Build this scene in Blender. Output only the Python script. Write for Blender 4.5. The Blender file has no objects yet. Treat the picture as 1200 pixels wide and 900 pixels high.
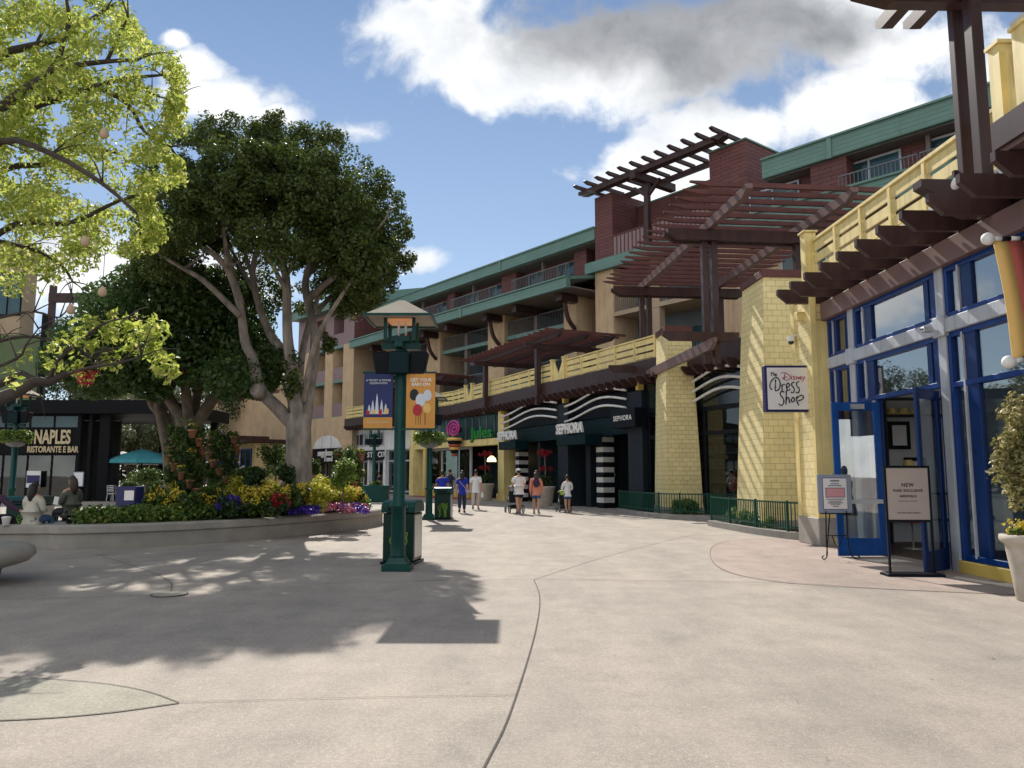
import bpy, bmesh, math, random
import numpy as np
from mathutils import Vector, Matrix
random.seed(11); rng = np.random.default_rng(7)
S = bpy.context.scene; COL = S.collection
R = math.radians
# ------------------------------------------------------------------ camera numbers (also used to lay the place out)
FOC = 900.0; PIT = R(6.65); EYE = 1.6
CP, SP = math.cos(PIT), math.sin(PIT)
def ray(px, py):
    v = (450-py)/FOC
    return ((px-600)/FOC, CP-v*SP, SP+v*CP)
def at(px, py, Y):
    r = ray(px, py); t = Y/r[1]
    return Vector((r[0]*t, Y, EYE+r[2]*t))
def gr(px, py, z=0.0):
    r = ray(px, py); t = (z-EYE)/r[2]
    return Vector((r[0]*t, r[1]*t, z))
# ------------------------------------------------------------------ materials
MATS = {}
def _new(name):
    m = bpy.data.materials.new(name); m.use_nodes = True
    nt = m.node_tree
    return m, nt, nt.nodes['Principled BSDF']
def _noise(nt, scale, detail=4, vec=None, rough=.55):
    n = nt.nodes.new('ShaderNodeTexNoise'); n.inputs['Scale'].default_value = scale
    n.inputs['Detail'].default_value = detail; n.inputs['Roughness'].default_value = rough
    if vec is not None: nt.links.new(vec, n.inputs['Vector'])
    return n
def _objco(nt):
    t = nt.nodes.new('ShaderNodeTexCoord'); return t.outputs['Object']
def _mix(nt, a, b, fac):
    m = nt.nodes.new('ShaderNodeMix'); m.data_type = 'RGBA'
    for v, s in ((a, m.inputs[6]), (b, m.inputs[7])):
        if isinstance(v, (tuple, list)): s.default_value = (*v[:3], 1)
        else: nt.links.new(v, s)
    if isinstance(fac, float): m.inputs[0].default_value = fac
    else: nt.links.new(fac, m.inputs[0])
    return m.outputs[2]
def _ramp(nt, src, p0, p1):
    r = nt.nodes.new('ShaderNodeMapRange'); r.inputs[1].default_value = p0; r.inputs[2].default_value = p1
    nt.links.new(src, r.inputs[0]); return r.outputs[0]
def _bump(nt, b, h, strength, dist=.01):
    n = nt.nodes.new('ShaderNodeBump'); n.inputs['Strength'].default_value = strength
    n.inputs['Distance'].default_value = dist
    nt.links.new(h, n.inputs['Height']); nt.links.new(n.outputs[0], b.inputs['Normal'])
def mk(name, col, rough=.6, var=.18, scale=2.5, bump=.15, bscale=60, metal=0, spec=.5, stretch=None):
    m, nt, b = _new(name)
    co = _objco(nt)
    if stretch:
        mp = nt.nodes.new('ShaderNodeMapping'); mp.inputs['Scale'].default_value = stretch
        nt.links.new(co, mp.inputs[0]); co = mp.outputs[0]
    n = _noise(nt, scale, 5, co)
    f = _ramp(nt, n.outputs[0], .3, .7)
    lo = tuple(c*(1-var) for c in col); hi = tuple(min(1, c*(1+var)) for c in col)
    nt.links.new(_mix(nt, lo, hi, f), b.inputs['Base Color'])
    b.inputs['Roughness'].default_value = rough; b.inputs['Metallic'].default_value = metal
    b.inputs['Specular IOR Level'].default_value = spec
    if bump: _bump(nt, b, _noise(nt, bscale, 3, co).outputs[0], bump, .004)
    MATS[name] = m; return m
def mkw(name, *a, **k):      # painted surface with rain streaks, scuffs and faded patches
    m = mk(name, *a, **k); nt = m.node_tree; b = nt.nodes['Principled BSDF']; src = b.inputs['Base Color'].links[0].from_socket
    co = _objco(nt); mp = nt.nodes.new('ShaderNodeMapping'); mp.inputs['Scale'].default_value = (7,7,.45); nt.links.new(co, mp.inputs[0])
    st = _noise(nt, 1.0, 6, mp.outputs[0], .65); pt = _noise(nt, 1.1, 6, co, .6); sc = _noise(nt, 26, 4, co, .75)
    x = nt.nodes.new('ShaderNodeMix'); x.data_type = 'RGBA'; x.blend_type = 'MULTIPLY'; x.inputs[0].default_value = 1; nt.links.new(src, x.inputs[6])
    nt.links.new(_mix(nt, (.80,.77,.73), (1,1,1), _ramp(nt, st.outputs[0], .34, .52)), x.inputs[7])
    y = nt.nodes.new('ShaderNodeMix'); y.data_type = 'RGBA'; y.blend_type = 'MULTIPLY'; y.inputs[0].default_value = 1; nt.links.new(x.outputs[2], y.inputs[6])
    nt.links.new(_mix(nt, (.90,.89,.88), (1.03,1.03,1.03), _ramp(nt, pt.outputs[0], .35, .65)), y.inputs[7])
    z = _mix(nt, y.outputs[2], (.30,.28,.25), _ramp(nt, sc.outputs[0], .72, .82)); 
    nt.links.new(z, b.inputs['Base Color']); return m
def mkbrick(name, col, mortar, bw, bh, var=.15, ms=.012, bump=.6, offset=.5, rough=.75, freq=2, mixnoise=True):
    m, nt, b = _new(name)
    co = _objco(nt)
    sx = nt.nodes.new('ShaderNodeSeparateXYZ'); nt.links.new(co, sx.inputs[0])
    ad = nt.nodes.new('ShaderNodeMath'); nt.links.new(sx.outputs[0], ad.inputs[0]); nt.links.new(sx.outputs[1], ad.inputs[1])
    cx = nt.nodes.new('ShaderNodeCombineXYZ'); nt.links.new(ad.outputs[0], cx.inputs[0]); nt.links.new(sx.outputs[2], cx.inputs[1])
    br = nt.nodes.new('ShaderNodeTexBrick'); nt.links.new(cx.outputs[0], br.inputs['Vector'])
    br.offset = offset; br.offset_frequency = freq
    br.inputs['Color1'].default_value = (*[c*(1-var) for c in col], 1)
    br.inputs['Color2'].default_value = (*[min(1, c*(1+var)) for c in col], 1)
    br.inputs['Mortar'].default_value = (*mortar, 1)
    br.inputs['Scale'].default_value = 1; br.inputs['Mortar Size'].default_value = ms
    br.inputs['Mortar Smooth'].default_value = .2
    br.inputs['Brick Width'].default_value = bw; br.inputs['Row Height'].default_value = bh
    n = _noise(nt, 1.3, 5, co); f = _ramp(nt, n.outputs[0], .3, .7)
    mm = nt.nodes.new('ShaderNodeMix'); mm.data_type = 'RGBA'; mm.blend_type = 'MULTIPLY'; mm.inputs[0].default_value = 1
    nt.links.new(br.outputs[0], mm.inputs[6]); nt.links.new(_mix(nt, (.86,.86,.85), (1,1,1), f), mm.inputs[7])
    nt.links.new(mm.outputs[2], b.inputs['Base Color'])
    b.inputs['Roughness'].default_value = rough
    inv = nt.nodes.new('ShaderNodeMath'); inv.operation = 'SUBTRACT'; inv.inputs[0].default_value = 1
    nt.links.new(br.outputs['Fac'], inv.inputs[1])
    _bump(nt, b, inv.outputs[0], bump, .012)
    MATS[name] = m; return m
def mkleaf(name, c1, c2, c3=None, trans=.45, rough=.5):
    m, nt, b = _new(name)
    g = nt.nodes.new('ShaderNodeNewGeometry')
    cr = nt.nodes.new('ShaderNodeValToRGB'); nt.links.new(g.outputs['Random Per Island'], cr.inputs[0])
    cr.color_ramp.elements[0].color = (*c1, 1); cr.color_ramp.elements[1].color = (*c2, 1)
    if c3:
        e = cr.color_ramp.elements.new(.85); e.color = (*c2, 1); cr.color_ramp.elements[-1].color = (*c3, 1)
    nt.links.new(cr.outputs[0], b.inputs['Base Color']); b.inputs['Roughness'].default_value = rough
    tr = nt.nodes.new('ShaderNodeBsdfTranslucent'); nt.links.new(cr.outputs[0], tr.inputs[0])
    mx = nt.nodes.new('ShaderNodeMixShader'); mx.inputs[0].default_value = trans
    nt.links.new(b.outputs[0], mx.inputs[1]); nt.links.new(tr.outputs[0], mx.inputs[2])
    nt.links.new(mx.outputs[0], nt.nodes['Material Output'].inputs[0])
    MATS[name] = m; return m
def mkglass(name, tint=(.75,.85,.85), refl=.12):
    m, nt, b = _new(name)
    nt.nodes.remove(b)
    lw = nt.nodes.new('ShaderNodeLayerWeight'); lw.inputs[0].default_value = .5
    pw = nt.nodes.new('ShaderNodeMath'); pw.operation = 'POWER'; pw.inputs[1].default_value = 4.0; nt.links.new(lw.outputs['Facing'], pw.inputs[0])
    fr = nt.nodes.new('ShaderNodeMath'); fr.operation = 'MULTIPLY_ADD'; fr.inputs[1].default_value = .85; fr.inputs[2].default_value = .035; nt.links.new(pw.outputs[0], fr.inputs[0])
    gl = nt.nodes.new('ShaderNodeBsdfGlossy'); gl.inputs['Roughness'].default_value = .015
    n = _noise(nt, .8, 2, _objco(nt)); bp = nt.nodes.new('ShaderNodeBump'); bp.inputs['Strength'].default_value = .05; bp.inputs['Distance'].default_value = .02
    nt.links.new(n.outputs[0], bp.inputs['Height']); nt.links.new(bp.outputs[0], gl.inputs['Normal'])
    tr = nt.nodes.new('ShaderNodeBsdfTransparent'); tr.inputs[0].default_value = (*tint, 1)
    ad = nt.nodes.new('ShaderNodeMath'); ad.inputs[1].default_value = refl; nt.links.new(fr.outputs[0], ad.inputs[0]); ad.use_clamp = True
    mx = nt.nodes.new('ShaderNodeMixShader'); nt.links.new(ad.outputs[0], mx.inputs[0])
    nt.links.new(tr.outputs[0], mx.inputs[1]); nt.links.new(gl.outputs[0], mx.inputs[2])
    nt.links.new(mx.outputs[0], nt.nodes['Material Output'].inputs[0])
    MATS[name] = m; return m
def mkemit(name, col, strength):
    m, nt, b = _new(name)
    b.inputs['Base Color'].default_value = (*col, 1)
    b.inputs['Emission Color'].default_value = (*col, 1); b.inputs['Emission Strength'].default_value = strength
    MATS[name] = m; return m

mkw('yellow_paint', (.82,.66,.27), .55, .08)
mk('yellow_dark', (.60,.42,.10), .55, .08)
mkbrick('yellow_shingle', (.84,.70,.34), (.44,.34,.14), .27, .17, .06, .005, .8)
mk('brown_wood', (.055,.029,.026), .38, .25, 1.5, .2, 30, stretch=(3,3,.6), spec=.25)
mk('brown_lit', (.18,.115,.105), .4, .12, 1.5, .15, 30, spec=.25)  # lighter copy of the brown wood, sunlight put into the colour
mk('red_wood', (.115,.043,.036), .55, .22, 1.5, .2, 30, spec=.25)
mkbrick('red_siding', (.155,.056,.05), (.05,.016,.015), 1.1, .2, .12, .012, .8)
mkw('grey_paint', (.46,.49,.54), .5, .06)
mkw('blue_paint', (.005,.040,.20), .35, .15, 4, .05, spec=.25)
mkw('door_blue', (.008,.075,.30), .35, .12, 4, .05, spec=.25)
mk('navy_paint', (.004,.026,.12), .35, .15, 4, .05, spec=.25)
mkw('green_metal', (.14,.25,.205), .45, .12, 1.2, .1, 30)
mkbrick('green_fascia', (.13,.24,.195), (.07,.14,.115), 6.0, .19, .06, .01, .6, rough=.5)
mk('lamp_green', (.004,.050,.042), .35, .2, 3, .05, spec=.25)
mk('fence_green', (.005,.062,.042), .4, .15, 3, .05, spec=.25)
mk('bin_green', (.003,.026,.018), .3, .2, 3, .04, spec=.25)
mk('vine_paint', (.20,.42,.02), .5, .1)
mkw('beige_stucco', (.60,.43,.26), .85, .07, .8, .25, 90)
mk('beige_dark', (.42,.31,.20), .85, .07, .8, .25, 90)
mkw('cream_stucco', (.66,.50,.24), .85, .06, .8, .25, 90)
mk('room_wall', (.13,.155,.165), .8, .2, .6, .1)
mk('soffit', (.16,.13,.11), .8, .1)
mk('rail_metal', (.14,.15,.16), .5, .1)
mk('mauve_panel', (.26,.17,.17), .6, .1)
mkbrick('black_brick', (.007,.015,.024), (.003,.005,.008), .9, .22, .15, .012, .7, rough=.75)
mk('black_paint', (.008,.010,.014), .35, .2, 3, .04, spec=.12)
mk('dark_teal', (.004,.018,.022), .4, .2, 3, .04, spec=.12)
mkw('white_paint', (.80,.79,.76), .5, .05)
mk('white_tile', (.62,.60,.55), .4, .08)
mk('concrete_wall', (.32,.29,.25), .85, .15, 2.2, .35, 80)
mk('curb_concrete', (.30,.28,.25), .85, .15, 2.2, .35, 80)
mk('soil', (.05,.034,.022), .95, .3, 6, .6, 30)
mk('pot_stone', (.46,.40,.33), .85, .14, 5, .3, 90)
mk('globe_paper', (.46,.33,.22), .8, .1)
mk('terracotta', (.36,.155,.085), .8, .12, 8, .2)
mk('bark', (.235,.20,.17), .9, .45, 2.4, 1.0, 16, stretch=(2,2,.8))
mk('bark_dark', (.055,.042,.033), .9, .35, 5, .8, 30)
mk('bark_mid', (.15,.115,.085), .9, .35, 5, .8, 30)
mk('twig', (.20,.16,.10), .9, .3, 9, .5)
mk('sign_face', (.78,.75,.72), .5, .03)
mk('lamp_roof', (.40,.35,.28), .9, .08, spec=.1)
mk('sign_taupe', (.42,.35,.31), .5, .04)
mk('sign_navy', (.012,.012,.09), .4, .05)
mk('ink', (.01,.01,.013), .6, 0)
mk('ink_red', (.42,.02,.03), .6, 0)
mk('ink_grey', (.10,.09,.10), .6, 0)
mk('ink_blue', (.03,.05,.22), .6, 0)
mk('board_grey', (.28,.31,.38), .6, .06)
mk('pink_panel', (.62,.30,.32), .6, .1)
mk('banner_navy', (.018,.028,.115), .7, .12, 3)
mk('banner_orange', (.62,.285,.06), .7, .08, 3)
mk('banner_pale', (.62,.66,.72), .7, .05)
mk('teal_canvas', (.045,.25,.29), .8, .12, 3)
mk('canvas_white', (.72,.72,.68), .8, .06)
mk('awning_yellow', (.80,.50,.15), .75, .06)
mk('awning_red', (.40,.085,.06), .75, .08)
mk('metal_light', (.55,.55,.53), .35, .1, metal=.6)
mk('glass_dark', (.010,.016,.018), .08, .3, .6, 0, spec=.7)
mk('glass_teal', (.03,.075,.08), .08, .3, .6, 0, spec=.7)
mk('interior_wall', (.62,.62,.63), .8, .05)
mk('interior_floor', (.12,.09,.07), .5, .1)
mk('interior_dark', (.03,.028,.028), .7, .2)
mk('roof_dark', (.005,.005,.006), .5, .2, spec=.12)
mk('roof_grey', (.25,.24,.23), .8, .1)
mk('sign_cream', (.58,.46,.27), .5, .05)
mk('sign_green', (.015,.20,.03), .4, .05)
mk('sign_magenta', (.50,.03,.25), .4, .05)
mk('olive_siding', (.10,.135,.055), .7, .12)
mk('mat_red', (.35,.05,.03), .8, .1)
mk('skin', (.48,.27,.18), .55, .06)
mk('skin_tan', (.33,.18,.11), .55, .06)
mk('hair_dark', (.012,.009,.008), .55, .2, 40)
mk('hair_brown', (.045,.024,.014), .55, .2, 40)
for n, c in dict(royal=(.01,.03,.36), white=(.74,.74,.74), coral=(.66,.24,.16), denim=(.05,.10,.19), darkdenim=(.02,.03,.06), navycloth=(.012,.016,.04),
                 beigecloth=(.52,.45,.38), cream=(.50,.47,.39), olive=(.09,.10,.075), black=(.014,.014,.016), plum=(.045,.02,.045), pinkcup=(.6,.25,.38),
                 redcloth=(.45,.02,.02), straw=(.66,.50,.18), lime=(.30,.42,.05), slate=(.06,.08,.12), lilac=(.42,.33,.55), greyshoe=(.25,.25,.26)).items():
    mk('cloth_'+n, c, .85, .12, 8, .2, 90)
mkglass('shop_glass', (.66,.73,.75), .24)
mkglass('dark_glass', (.40,.48,.48), .05)
mkemit('lamp_glow', (1,.45,.2), .12)
mkemit('shop_light', (1,.93,.82), 14.0)
mkemit('bulb_glow', (1,.85,.55), 5.0)
mkemit('pendant_glow', (1,.72,.30), 3.0)
mkleaf('leaf_ficus', (.045,.075,.016), (.105,.145,.027), (.20,.21,.04), .42)
mkleaf('leaf_ficus_dark', (.035,.075,.018), (.075,.14,.03), (.14,.19,.045), .42)
mkleaf('leaf_coral', (.24,.33,.05), (.56,.60,.13), (.78,.73,.30), .62)
mkleaf('leaf_olive', (.09,.11,.05), (.21,.22,.11), None, .4)
mkleaf('leaf_hedge', (.06,.13,.02), (.20,.29,.05), (.46,.46,.10), .42)
mkleaf('leaf_yellow', (.22,.25,.02), (.60,.55,.06), (.78,.70,.12), .4)
mkleaf('leaf_mid', (.03,.07,.012), (.10,.16,.03), (.24,.27,.06), .4)
mkleaf('leaf_dark', (.014,.04,.010), (.04,.085,.018), (.10,.14,.03), .35)
mkleaf('leaf_varieg', (.14,.15,.045), (.42,.36,.14), (.62,.54,.28), .35)
mkleaf('flower_purple', (.035,.015,.22), (.08,.03,.42), None, .3)
mkleaf('flower_red', (.22,.01,.015), (.45,.02,.03), None, .3)
mkleaf('flower_pink', (.32,.07,.14), (.50,.17,.24), None, .3)
mkleaf('flower_yellow', (.65,.45,.03), (.80,.65,.08), None, .3)
mkleaf('flower_white', (.62,.60,.58), (.8,.78,.75), None, .3)

# ground materials
def ground_mat(name, base, warm, dark):
    m, nt, b = _new(name); co = _objco(nt)
    a = _noise(nt, .22, 6, co); bb = _noise(nt, 1.7, 6, co, .65); cc = _noise(nt, 150, 3, co, .7); dd = _noise(nt, 28, 4, co, .7)
    c1 = _mix(nt, base, warm, _ramp(nt, a.outputs[0], .35, .65))
    c2 = _mix(nt, tuple(x*.76 for x in base), c1, _ramp(nt, bb.outputs[0], .28, .58))
    sp = _mix(nt, dark, c2, _ramp(nt, cc.outputs[0], .28, .47))
    vo = nt.nodes.new('ShaderNodeTexVoronoi'); vo.inputs['Scale'].default_value = 190; nt.links.new(co, vo.inputs['Vector'])
    sx = nt.nodes.new('ShaderNodeSeparateColor'); nt.links.new(vo.outputs['Color'], sx.inputs[0])
    sp2 = _mix(nt, sp, tuple(min(1, x*1.35) for x in base), _ramp(nt, sx.outputs[0], .80, .95))
    gt = nt.nodes.new('ShaderNodeMix'); gt.data_type = 'RGBA'; gt.blend_type = 'MULTIPLY'; gt.inputs[0].default_value = 1
    nt.links.new(sp2, gt.inputs[6]); nt.links.new(_mix(nt, (.80,.80,.80), (1.06,1.05,1.04), _ramp(nt, dd.outputs[0], .3, .7)), gt.inputs[7])
    # gum spots, drips and broad worn tracks
    v2 = nt.nodes.new('ShaderNodeTexVoronoi'); v2.inputs['Scale'].default_value = 1.7; nt.links.new(co, v2.inputs['Vector'])
    c2_ = nt.nodes.new('ShaderNodeSeparateColor'); nt.links.new(v2.outputs['Color'], c2_.inputs[0])
    rad = nt.nodes.new('ShaderNodeMath'); rad.operation = 'MULTIPLY'; rad.inputs[1].default_value = .055; nt.links.new(c2_.outputs[0], rad.inputs[0])
    lt = nt.nodes.new('ShaderNodeMath'); lt.operation = 'LESS_THAN'; nt.links.new(v2.outputs['Distance'], lt.inputs[0]); nt.links.new(rad.outputs[0], lt.inputs[1])
    sc_ = nt.nodes.new('ShaderNodeMath'); sc_.operation = 'MULTIPLY'; sc_.inputs[1].default_value = .38; nt.links.new(lt.outputs[0], sc_.inputs[0])
    g1 = _mix(nt, gt.outputs[2], tuple(x*.45 for x in base), sc_.outputs[0])
    mp = nt.nodes.new('ShaderNodeMapping'); mp.inputs['Scale'].default_value = (.9,.25,1); mp.inputs['Rotation'].default_value = (0,0,.4); nt.links.new(co, mp.inputs[0])
    ee = _noise(nt, .8, 7, mp.outputs[0], .7); g2 = nt.nodes.new('ShaderNodeMix'); g2.data_type = 'RGBA'; g2.blend_type = 'MULTIPLY'; g2.inputs[0].default_value = 1
    nt.links.new(g1, g2.inputs[6]); nt.links.new(_mix(nt, (.80,.80,.81), (1.04,1.03,1.02), _ramp(nt, ee.outputs[0], .36, .60)), g2.inputs[7])
    nt.links.new(g2.outputs[2], b.inputs['Base Color']); b.inputs['Roughness'].default_value = .86
    b.inputs['Specular IOR Level'].default_value = .3
    _bump(nt, b, cc.outputs[0], .5, .004)
    MATS[name] = m
ground_mat('plaza_concrete', (.395,.352,.303), (.415,.36,.306), (.19,.165,.145))
ground_mat('apron_pink', (.405,.33,.288), (.42,.34,.292), (.25,.18,.15))
ground_mat('aggregate', (.37,.35,.285), (.40,.375,.31), (.10,.09,.075))
ground_mat('joint', (.10,.088,.078), (.11,.095,.085), (.03,.025,.02))

# ------------------------------------------------------------------ mesh builder
class MB:
    def __init__(s): s.v = []; s.f = []; s.m = []; s.sm = []
    def add(s, vs, fs, mi=0, sm=False):
        o = len(s.v); s.v += [tuple(v) for v in vs]
        for f in fs: s.f.append([o+i for i in f]); s.m.append(mi); s.sm.append(sm)
        return s
    def box(s, x0, x1, y0, y1, z0, z1, mi=0):
        if x0 > x1: x0, x1 = x1, x0
        if y0 > y1: y0, y1 = y1, y0
        if z0 > z1: z0, z1 = z1, z0
        v = [(x,y,z) for z in (z0,z1) for x,y in ((x0,y0),(x1,y0),(x1,y1),(x0,y1))]
        return s.add(v, [(3,2,1,0),(4,5,6,7),(0,1,5,4),(1,2,6,5),(2,3,7,6),(3,0,4,7)], mi)
    def hexa(s, b, t, mi=0):      # b, t: four points each, counter-clockwise from above
        return s.add(list(b)+list(t), [(3,2,1,0),(4,5,6,7),(0,1,5,4),(1,2,6,5),(2,3,7,6),(3,0,4,7)], mi)
    def bar(s, a, b, w, h, mi=0, up=(0,0,1)):
        a = Vector(a); b = Vector(b); d = (b-a).normalized(); up = Vector(up)
        if abs(d.dot(up)) > .98: up = Vector((1,0,0))
        x = d.cross(up).normalized(); y = x.cross(d).normalized()
        q = [(-1,-1),(1,-1),(1,1),(-1,1)]
        v = [p + x*(i*w/2) + y*(j*h/2) for p in (a,b) for i,j in q]
        return s.add(v, [(3,2,1,0),(4,5,6,7),(0,1,5,4),(1,2,6,5),(2,3,7,6),(3,0,4,7)], mi)
    def tube(s, pts, rad, n=8, mi=0, closed=False, flat=1.0):
        pts = [Vector(p) for p in pts]
        if not hasattr(rad, '__len__'): rad = [rad]*len(pts)
        ref = None; vs = []
        L = len(pts)
        for i, p in enumerate(pts):
            d = (pts[min(i+1,L-1)]-pts[max(i-1,0)])
            if d.length < 1e-9: d = Vector((0,0,1))
            d.normalize()
            if ref is None:
                ref = Vector((0,0,1)) if abs(d.z) < .9 else Vector((1,0,0))
            x = d.cross(ref)
            if x.length < 1e-6: x = d.cross(Vector((0,1,0)))
            x.normalize(); y = x.cross(d).normalized(); ref = y
            for k in range(n):
                a = 2*math.pi*k/n
                vs.append(p + x*(math.cos(a)*rad[i]) + y*(math.sin(a)*rad[i]*flat))
        fs = []
        for i in range(L-1):
            for k in range(n):
                k2 = (k+1) % n
                fs.append((i*n+k, i*n+k2, (i+1)*n+k2, (i+1)*n+k))
        o = len(s.v); s.add(vs, fs, mi, True)
        s.f.append([o+k for k in reversed(range(n))]); s.m.append(mi); s.sm.append(False)
        s.f.append([o+(L-1)*n+k for k in range(n)]); s.m.append(mi); s.sm.append(False)
        return s
    def lathe(s, prof, c=(0,0,0), n=20, mi=0, sm=True, ph=0):
        vs = []
        for r, z in prof:
            for k in range(n):
                a = 2*math.pi*k/n+ph; vs.append((c[0]+math.cos(a)*r, c[1]+math.sin(a)*r, c[2]+z))
        fs = [(i*n+k, i*n+(k+1)%n, (i+1)*n+(k+1)%n, (i+1)*n+k) for i in range(len(prof)-1) for k in range(n)]
        o = len(s.v); s.add(vs, fs, mi, sm)
        s.f.append([o+k for k in reversed(range(n))]); s.m.append(mi); s.sm.append(False)
        s.f.append([o+(len(prof)-1)*n+k for k in range(n)]); s.m.append(mi); s.sm.append(False)
        return s
    def ball(s, c, r, mi=0, nu=12, nv=8):
        if not hasattr(r, '__len__'): r = (r,r,r)
        vs = []; fs = []
        for j in range(nv+1):
            t = math.pi*j/nv
            for k in range(nu):
                a = 2*math.pi*k/nu
                vs.append((c[0]+r[0]*math.sin(t)*math.cos(a), c[1]+r[1]*math.sin(t)*math.sin(a), c[2]-r[2]*math.cos(t)))
        for j in range(nv):
            for k in range(nu): fs.append((j*nu+k, j*nu+(k+1)%nu, (j+1)*nu+(k+1)%nu, (j+1)*nu+k))
        return s.add(vs, fs, mi, True)
    def prism(s, poly, axis, a, b, mi=0):
        # poly in the two other axes, extruded along axis (0,1,2) from a to b
        def P(q, t):
            if axis == 0: return (t, q[0], q[1])
            if axis == 1: return (q[0], t, q[1])
            return (q[0], q[1], t)
        n = len(poly); vs = [P(q,a) for q in poly]+[P(q,b) for q in poly]
        fs = [tuple(reversed(range(n))), tuple(range(n,2*n))]+[(i,(i+1)%n,n+(i+1)%n,n+i) for i in range(n)]
        return s.add(vs, fs, mi)
    def build(s, name, mat, parent=None, bevel=0, label=None):
        me = bpy.data.meshes.new(name); me.from_pydata(s.v, [], s.f)
        for m in (mat if isinstance(mat, (list,tuple)) else [mat]): me.materials.append(MATS[m])
        me.polygons.foreach_set('material_index', s.m); me.polygons.foreach_set('use_smooth', s.sm)
        bm = bmesh.new(); bm.from_mesh(me); bmesh.ops.recalc_face_normals(bm, faces=bm.faces); bm.to_mesh(me); bm.free()
        me.update()
        o = bpy.data.objects.new(name, me); COL.objects.link(o)
        if parent is not None: o.parent = parent
        if bevel:
            md = o.modifiers.new('bevel','BEVEL'); md.width = bevel; md.segments = 1; md.limit_method = 'ANGLE'; md.angle_limit = R(40)
        if label: o['label'] = label
        return o
def obj_np(name, verts, faces, mat, parent=None, midx=None):
    me = bpy.data.meshes.new(name)
    nv, nf = len(verts), len(faces); k = faces.shape[1]
    me.vertices.add(nv); me.vertices.foreach_set('co', verts.astype(np.float32).ravel())
    me.loops.add(nf*k); me.loops.foreach_set('vertex_index', faces.astype(np.int32).ravel())
    me.polygons.add(nf); me.polygons.foreach_set('loop_start', np.arange(0,nf*k,k,dtype=np.int32))
    for m in (mat if isinstance(mat,(list,tuple)) else [mat]): me.materials.append(MATS[m])
    if midx is not None: me.polygons.foreach_set('material_index', midx.astype(np.int32))
    me.update(calc_edges=True); me.validate()
    o = bpy.data.objects.new(name, me); COL.objects.link(o)
    if parent is not None: o.parent = parent
    return o
def tag(o, label=None, cat=None, group=None, kind=None):
    if label: o['label'] = label
    if cat: o['category'] = cat
    if group: o['group'] = group
    if kind: o['kind'] = kind
    return o
def thing(name, label, cat, loc=(0,0,0), rot=0.0, group=None):
    o = bpy.data.objects.new(name, None); COL.objects.link(o); o.empty_display_size = .2
    o.location = loc; o.rotation_euler = (0,0,rot)
    return tag(o, label, cat, group)
def dup(root, loc, rot=None, label=None):
    m = {}
    r = root.copy(); COL.objects.link(r); r.location = loc
    if rot is not None: r.rotation_euler = (0,0,rot)
    if label: r['label'] = label
    for ch in list(root.children):
        c = ch.copy(); COL.objects.link(c); c.parent = r
        for g in list(ch.children):
            d = g.copy(); COL.objects.link(d); d.parent = c
    return r
# leaves: rhombic leaf faces spread through clumps
def leafcloud(name, clumps, per, size, mat, parent=None, shell=.35, aspect=.5, droop=0.0, flat=0.0, jitter=.35):
    C = np.array([c[:3] for c in clumps], float); Rr = np.array([c[3:6] if len(c) >= 6 else (c[3],)*3 for c in clumps], float)
    w = per if hasattr(per,'__len__') else [per]*len(clumps)
    idx = np.repeat(np.arange(len(clumps)), w); n = len(idx)
    d = rng.normal(size=(n,3)); d /= np.linalg.norm(d,axis=1,keepdims=True)
    rad = (shell**3 + (1-shell**3)*rng.random(n))**(1/3)
    p = C[idx] + d*rad[:,None]*Rr[idx]
    nrm = d*.6 + rng.normal(size=(n,3))*.55; nrm[:,2] += .35+flat; nrm /= np.linalg.norm(nrm,axis=1,keepdims=True)
    t = rng.normal(size=(n,3)); t[:,2] -= droop; t -= (t*nrm).sum(1,keepdims=True)*nrm; t /= np.linalg.norm(t,axis=1,keepdims=True)
    b = np.cross(nrm,t); L = size*(1+jitter*(rng.random(n)*2-1)); W = L*aspect
    bend = nrm*(L*.12)[:,None]
    v = np.stack([p-t*(L/2)[:,None], p+b*(W/2)[:,None]+bend, p+t*(L/2)[:,None], p-b*(W/2)[:,None]+bend],1).reshape(-1,3)
    f = np.arange(n*4).reshape(n,4)
    return obj_np(name, v, f, mat, parent)
def scatter(c, r, n, rr, zs=1.0):
    out = []
    for i in range(n):
        d = rng.normal(size=3); d /= np.linalg.norm(d); k = (rng.random()**.5)
        out.append((c[0]+d[0]*r[0]*k, c[1]+d[1]*r[1]*k, c[2]+d[2]*r[2]*k, rr*(.75+.5*rng.random())))
    return out
def catmull(pts, per=6, closed=False):
    P = [Vector(p) for p in pts]; n = len(P); out = []
    rngi = range(n) if closed else range(n-1)
    for i in rngi:
        if closed: a,b,c,d = P[(i-1)%n],P[i],P[(i+1)%n],P[(i+2)%n]
        else: a,b,c,d = P[max(i-1,0)],P[i],P[i+1],P[min(i+2,n-1)]
        for k in range(per):
            t = k/per
            out.append(.5*((2*b)+(c-a)*t+(2*a-5*b+4*c-d)*t*t+(3*b-a-3*c+d)*t**3))
    if not closed: out.append(P[-1])
    return out
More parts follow.
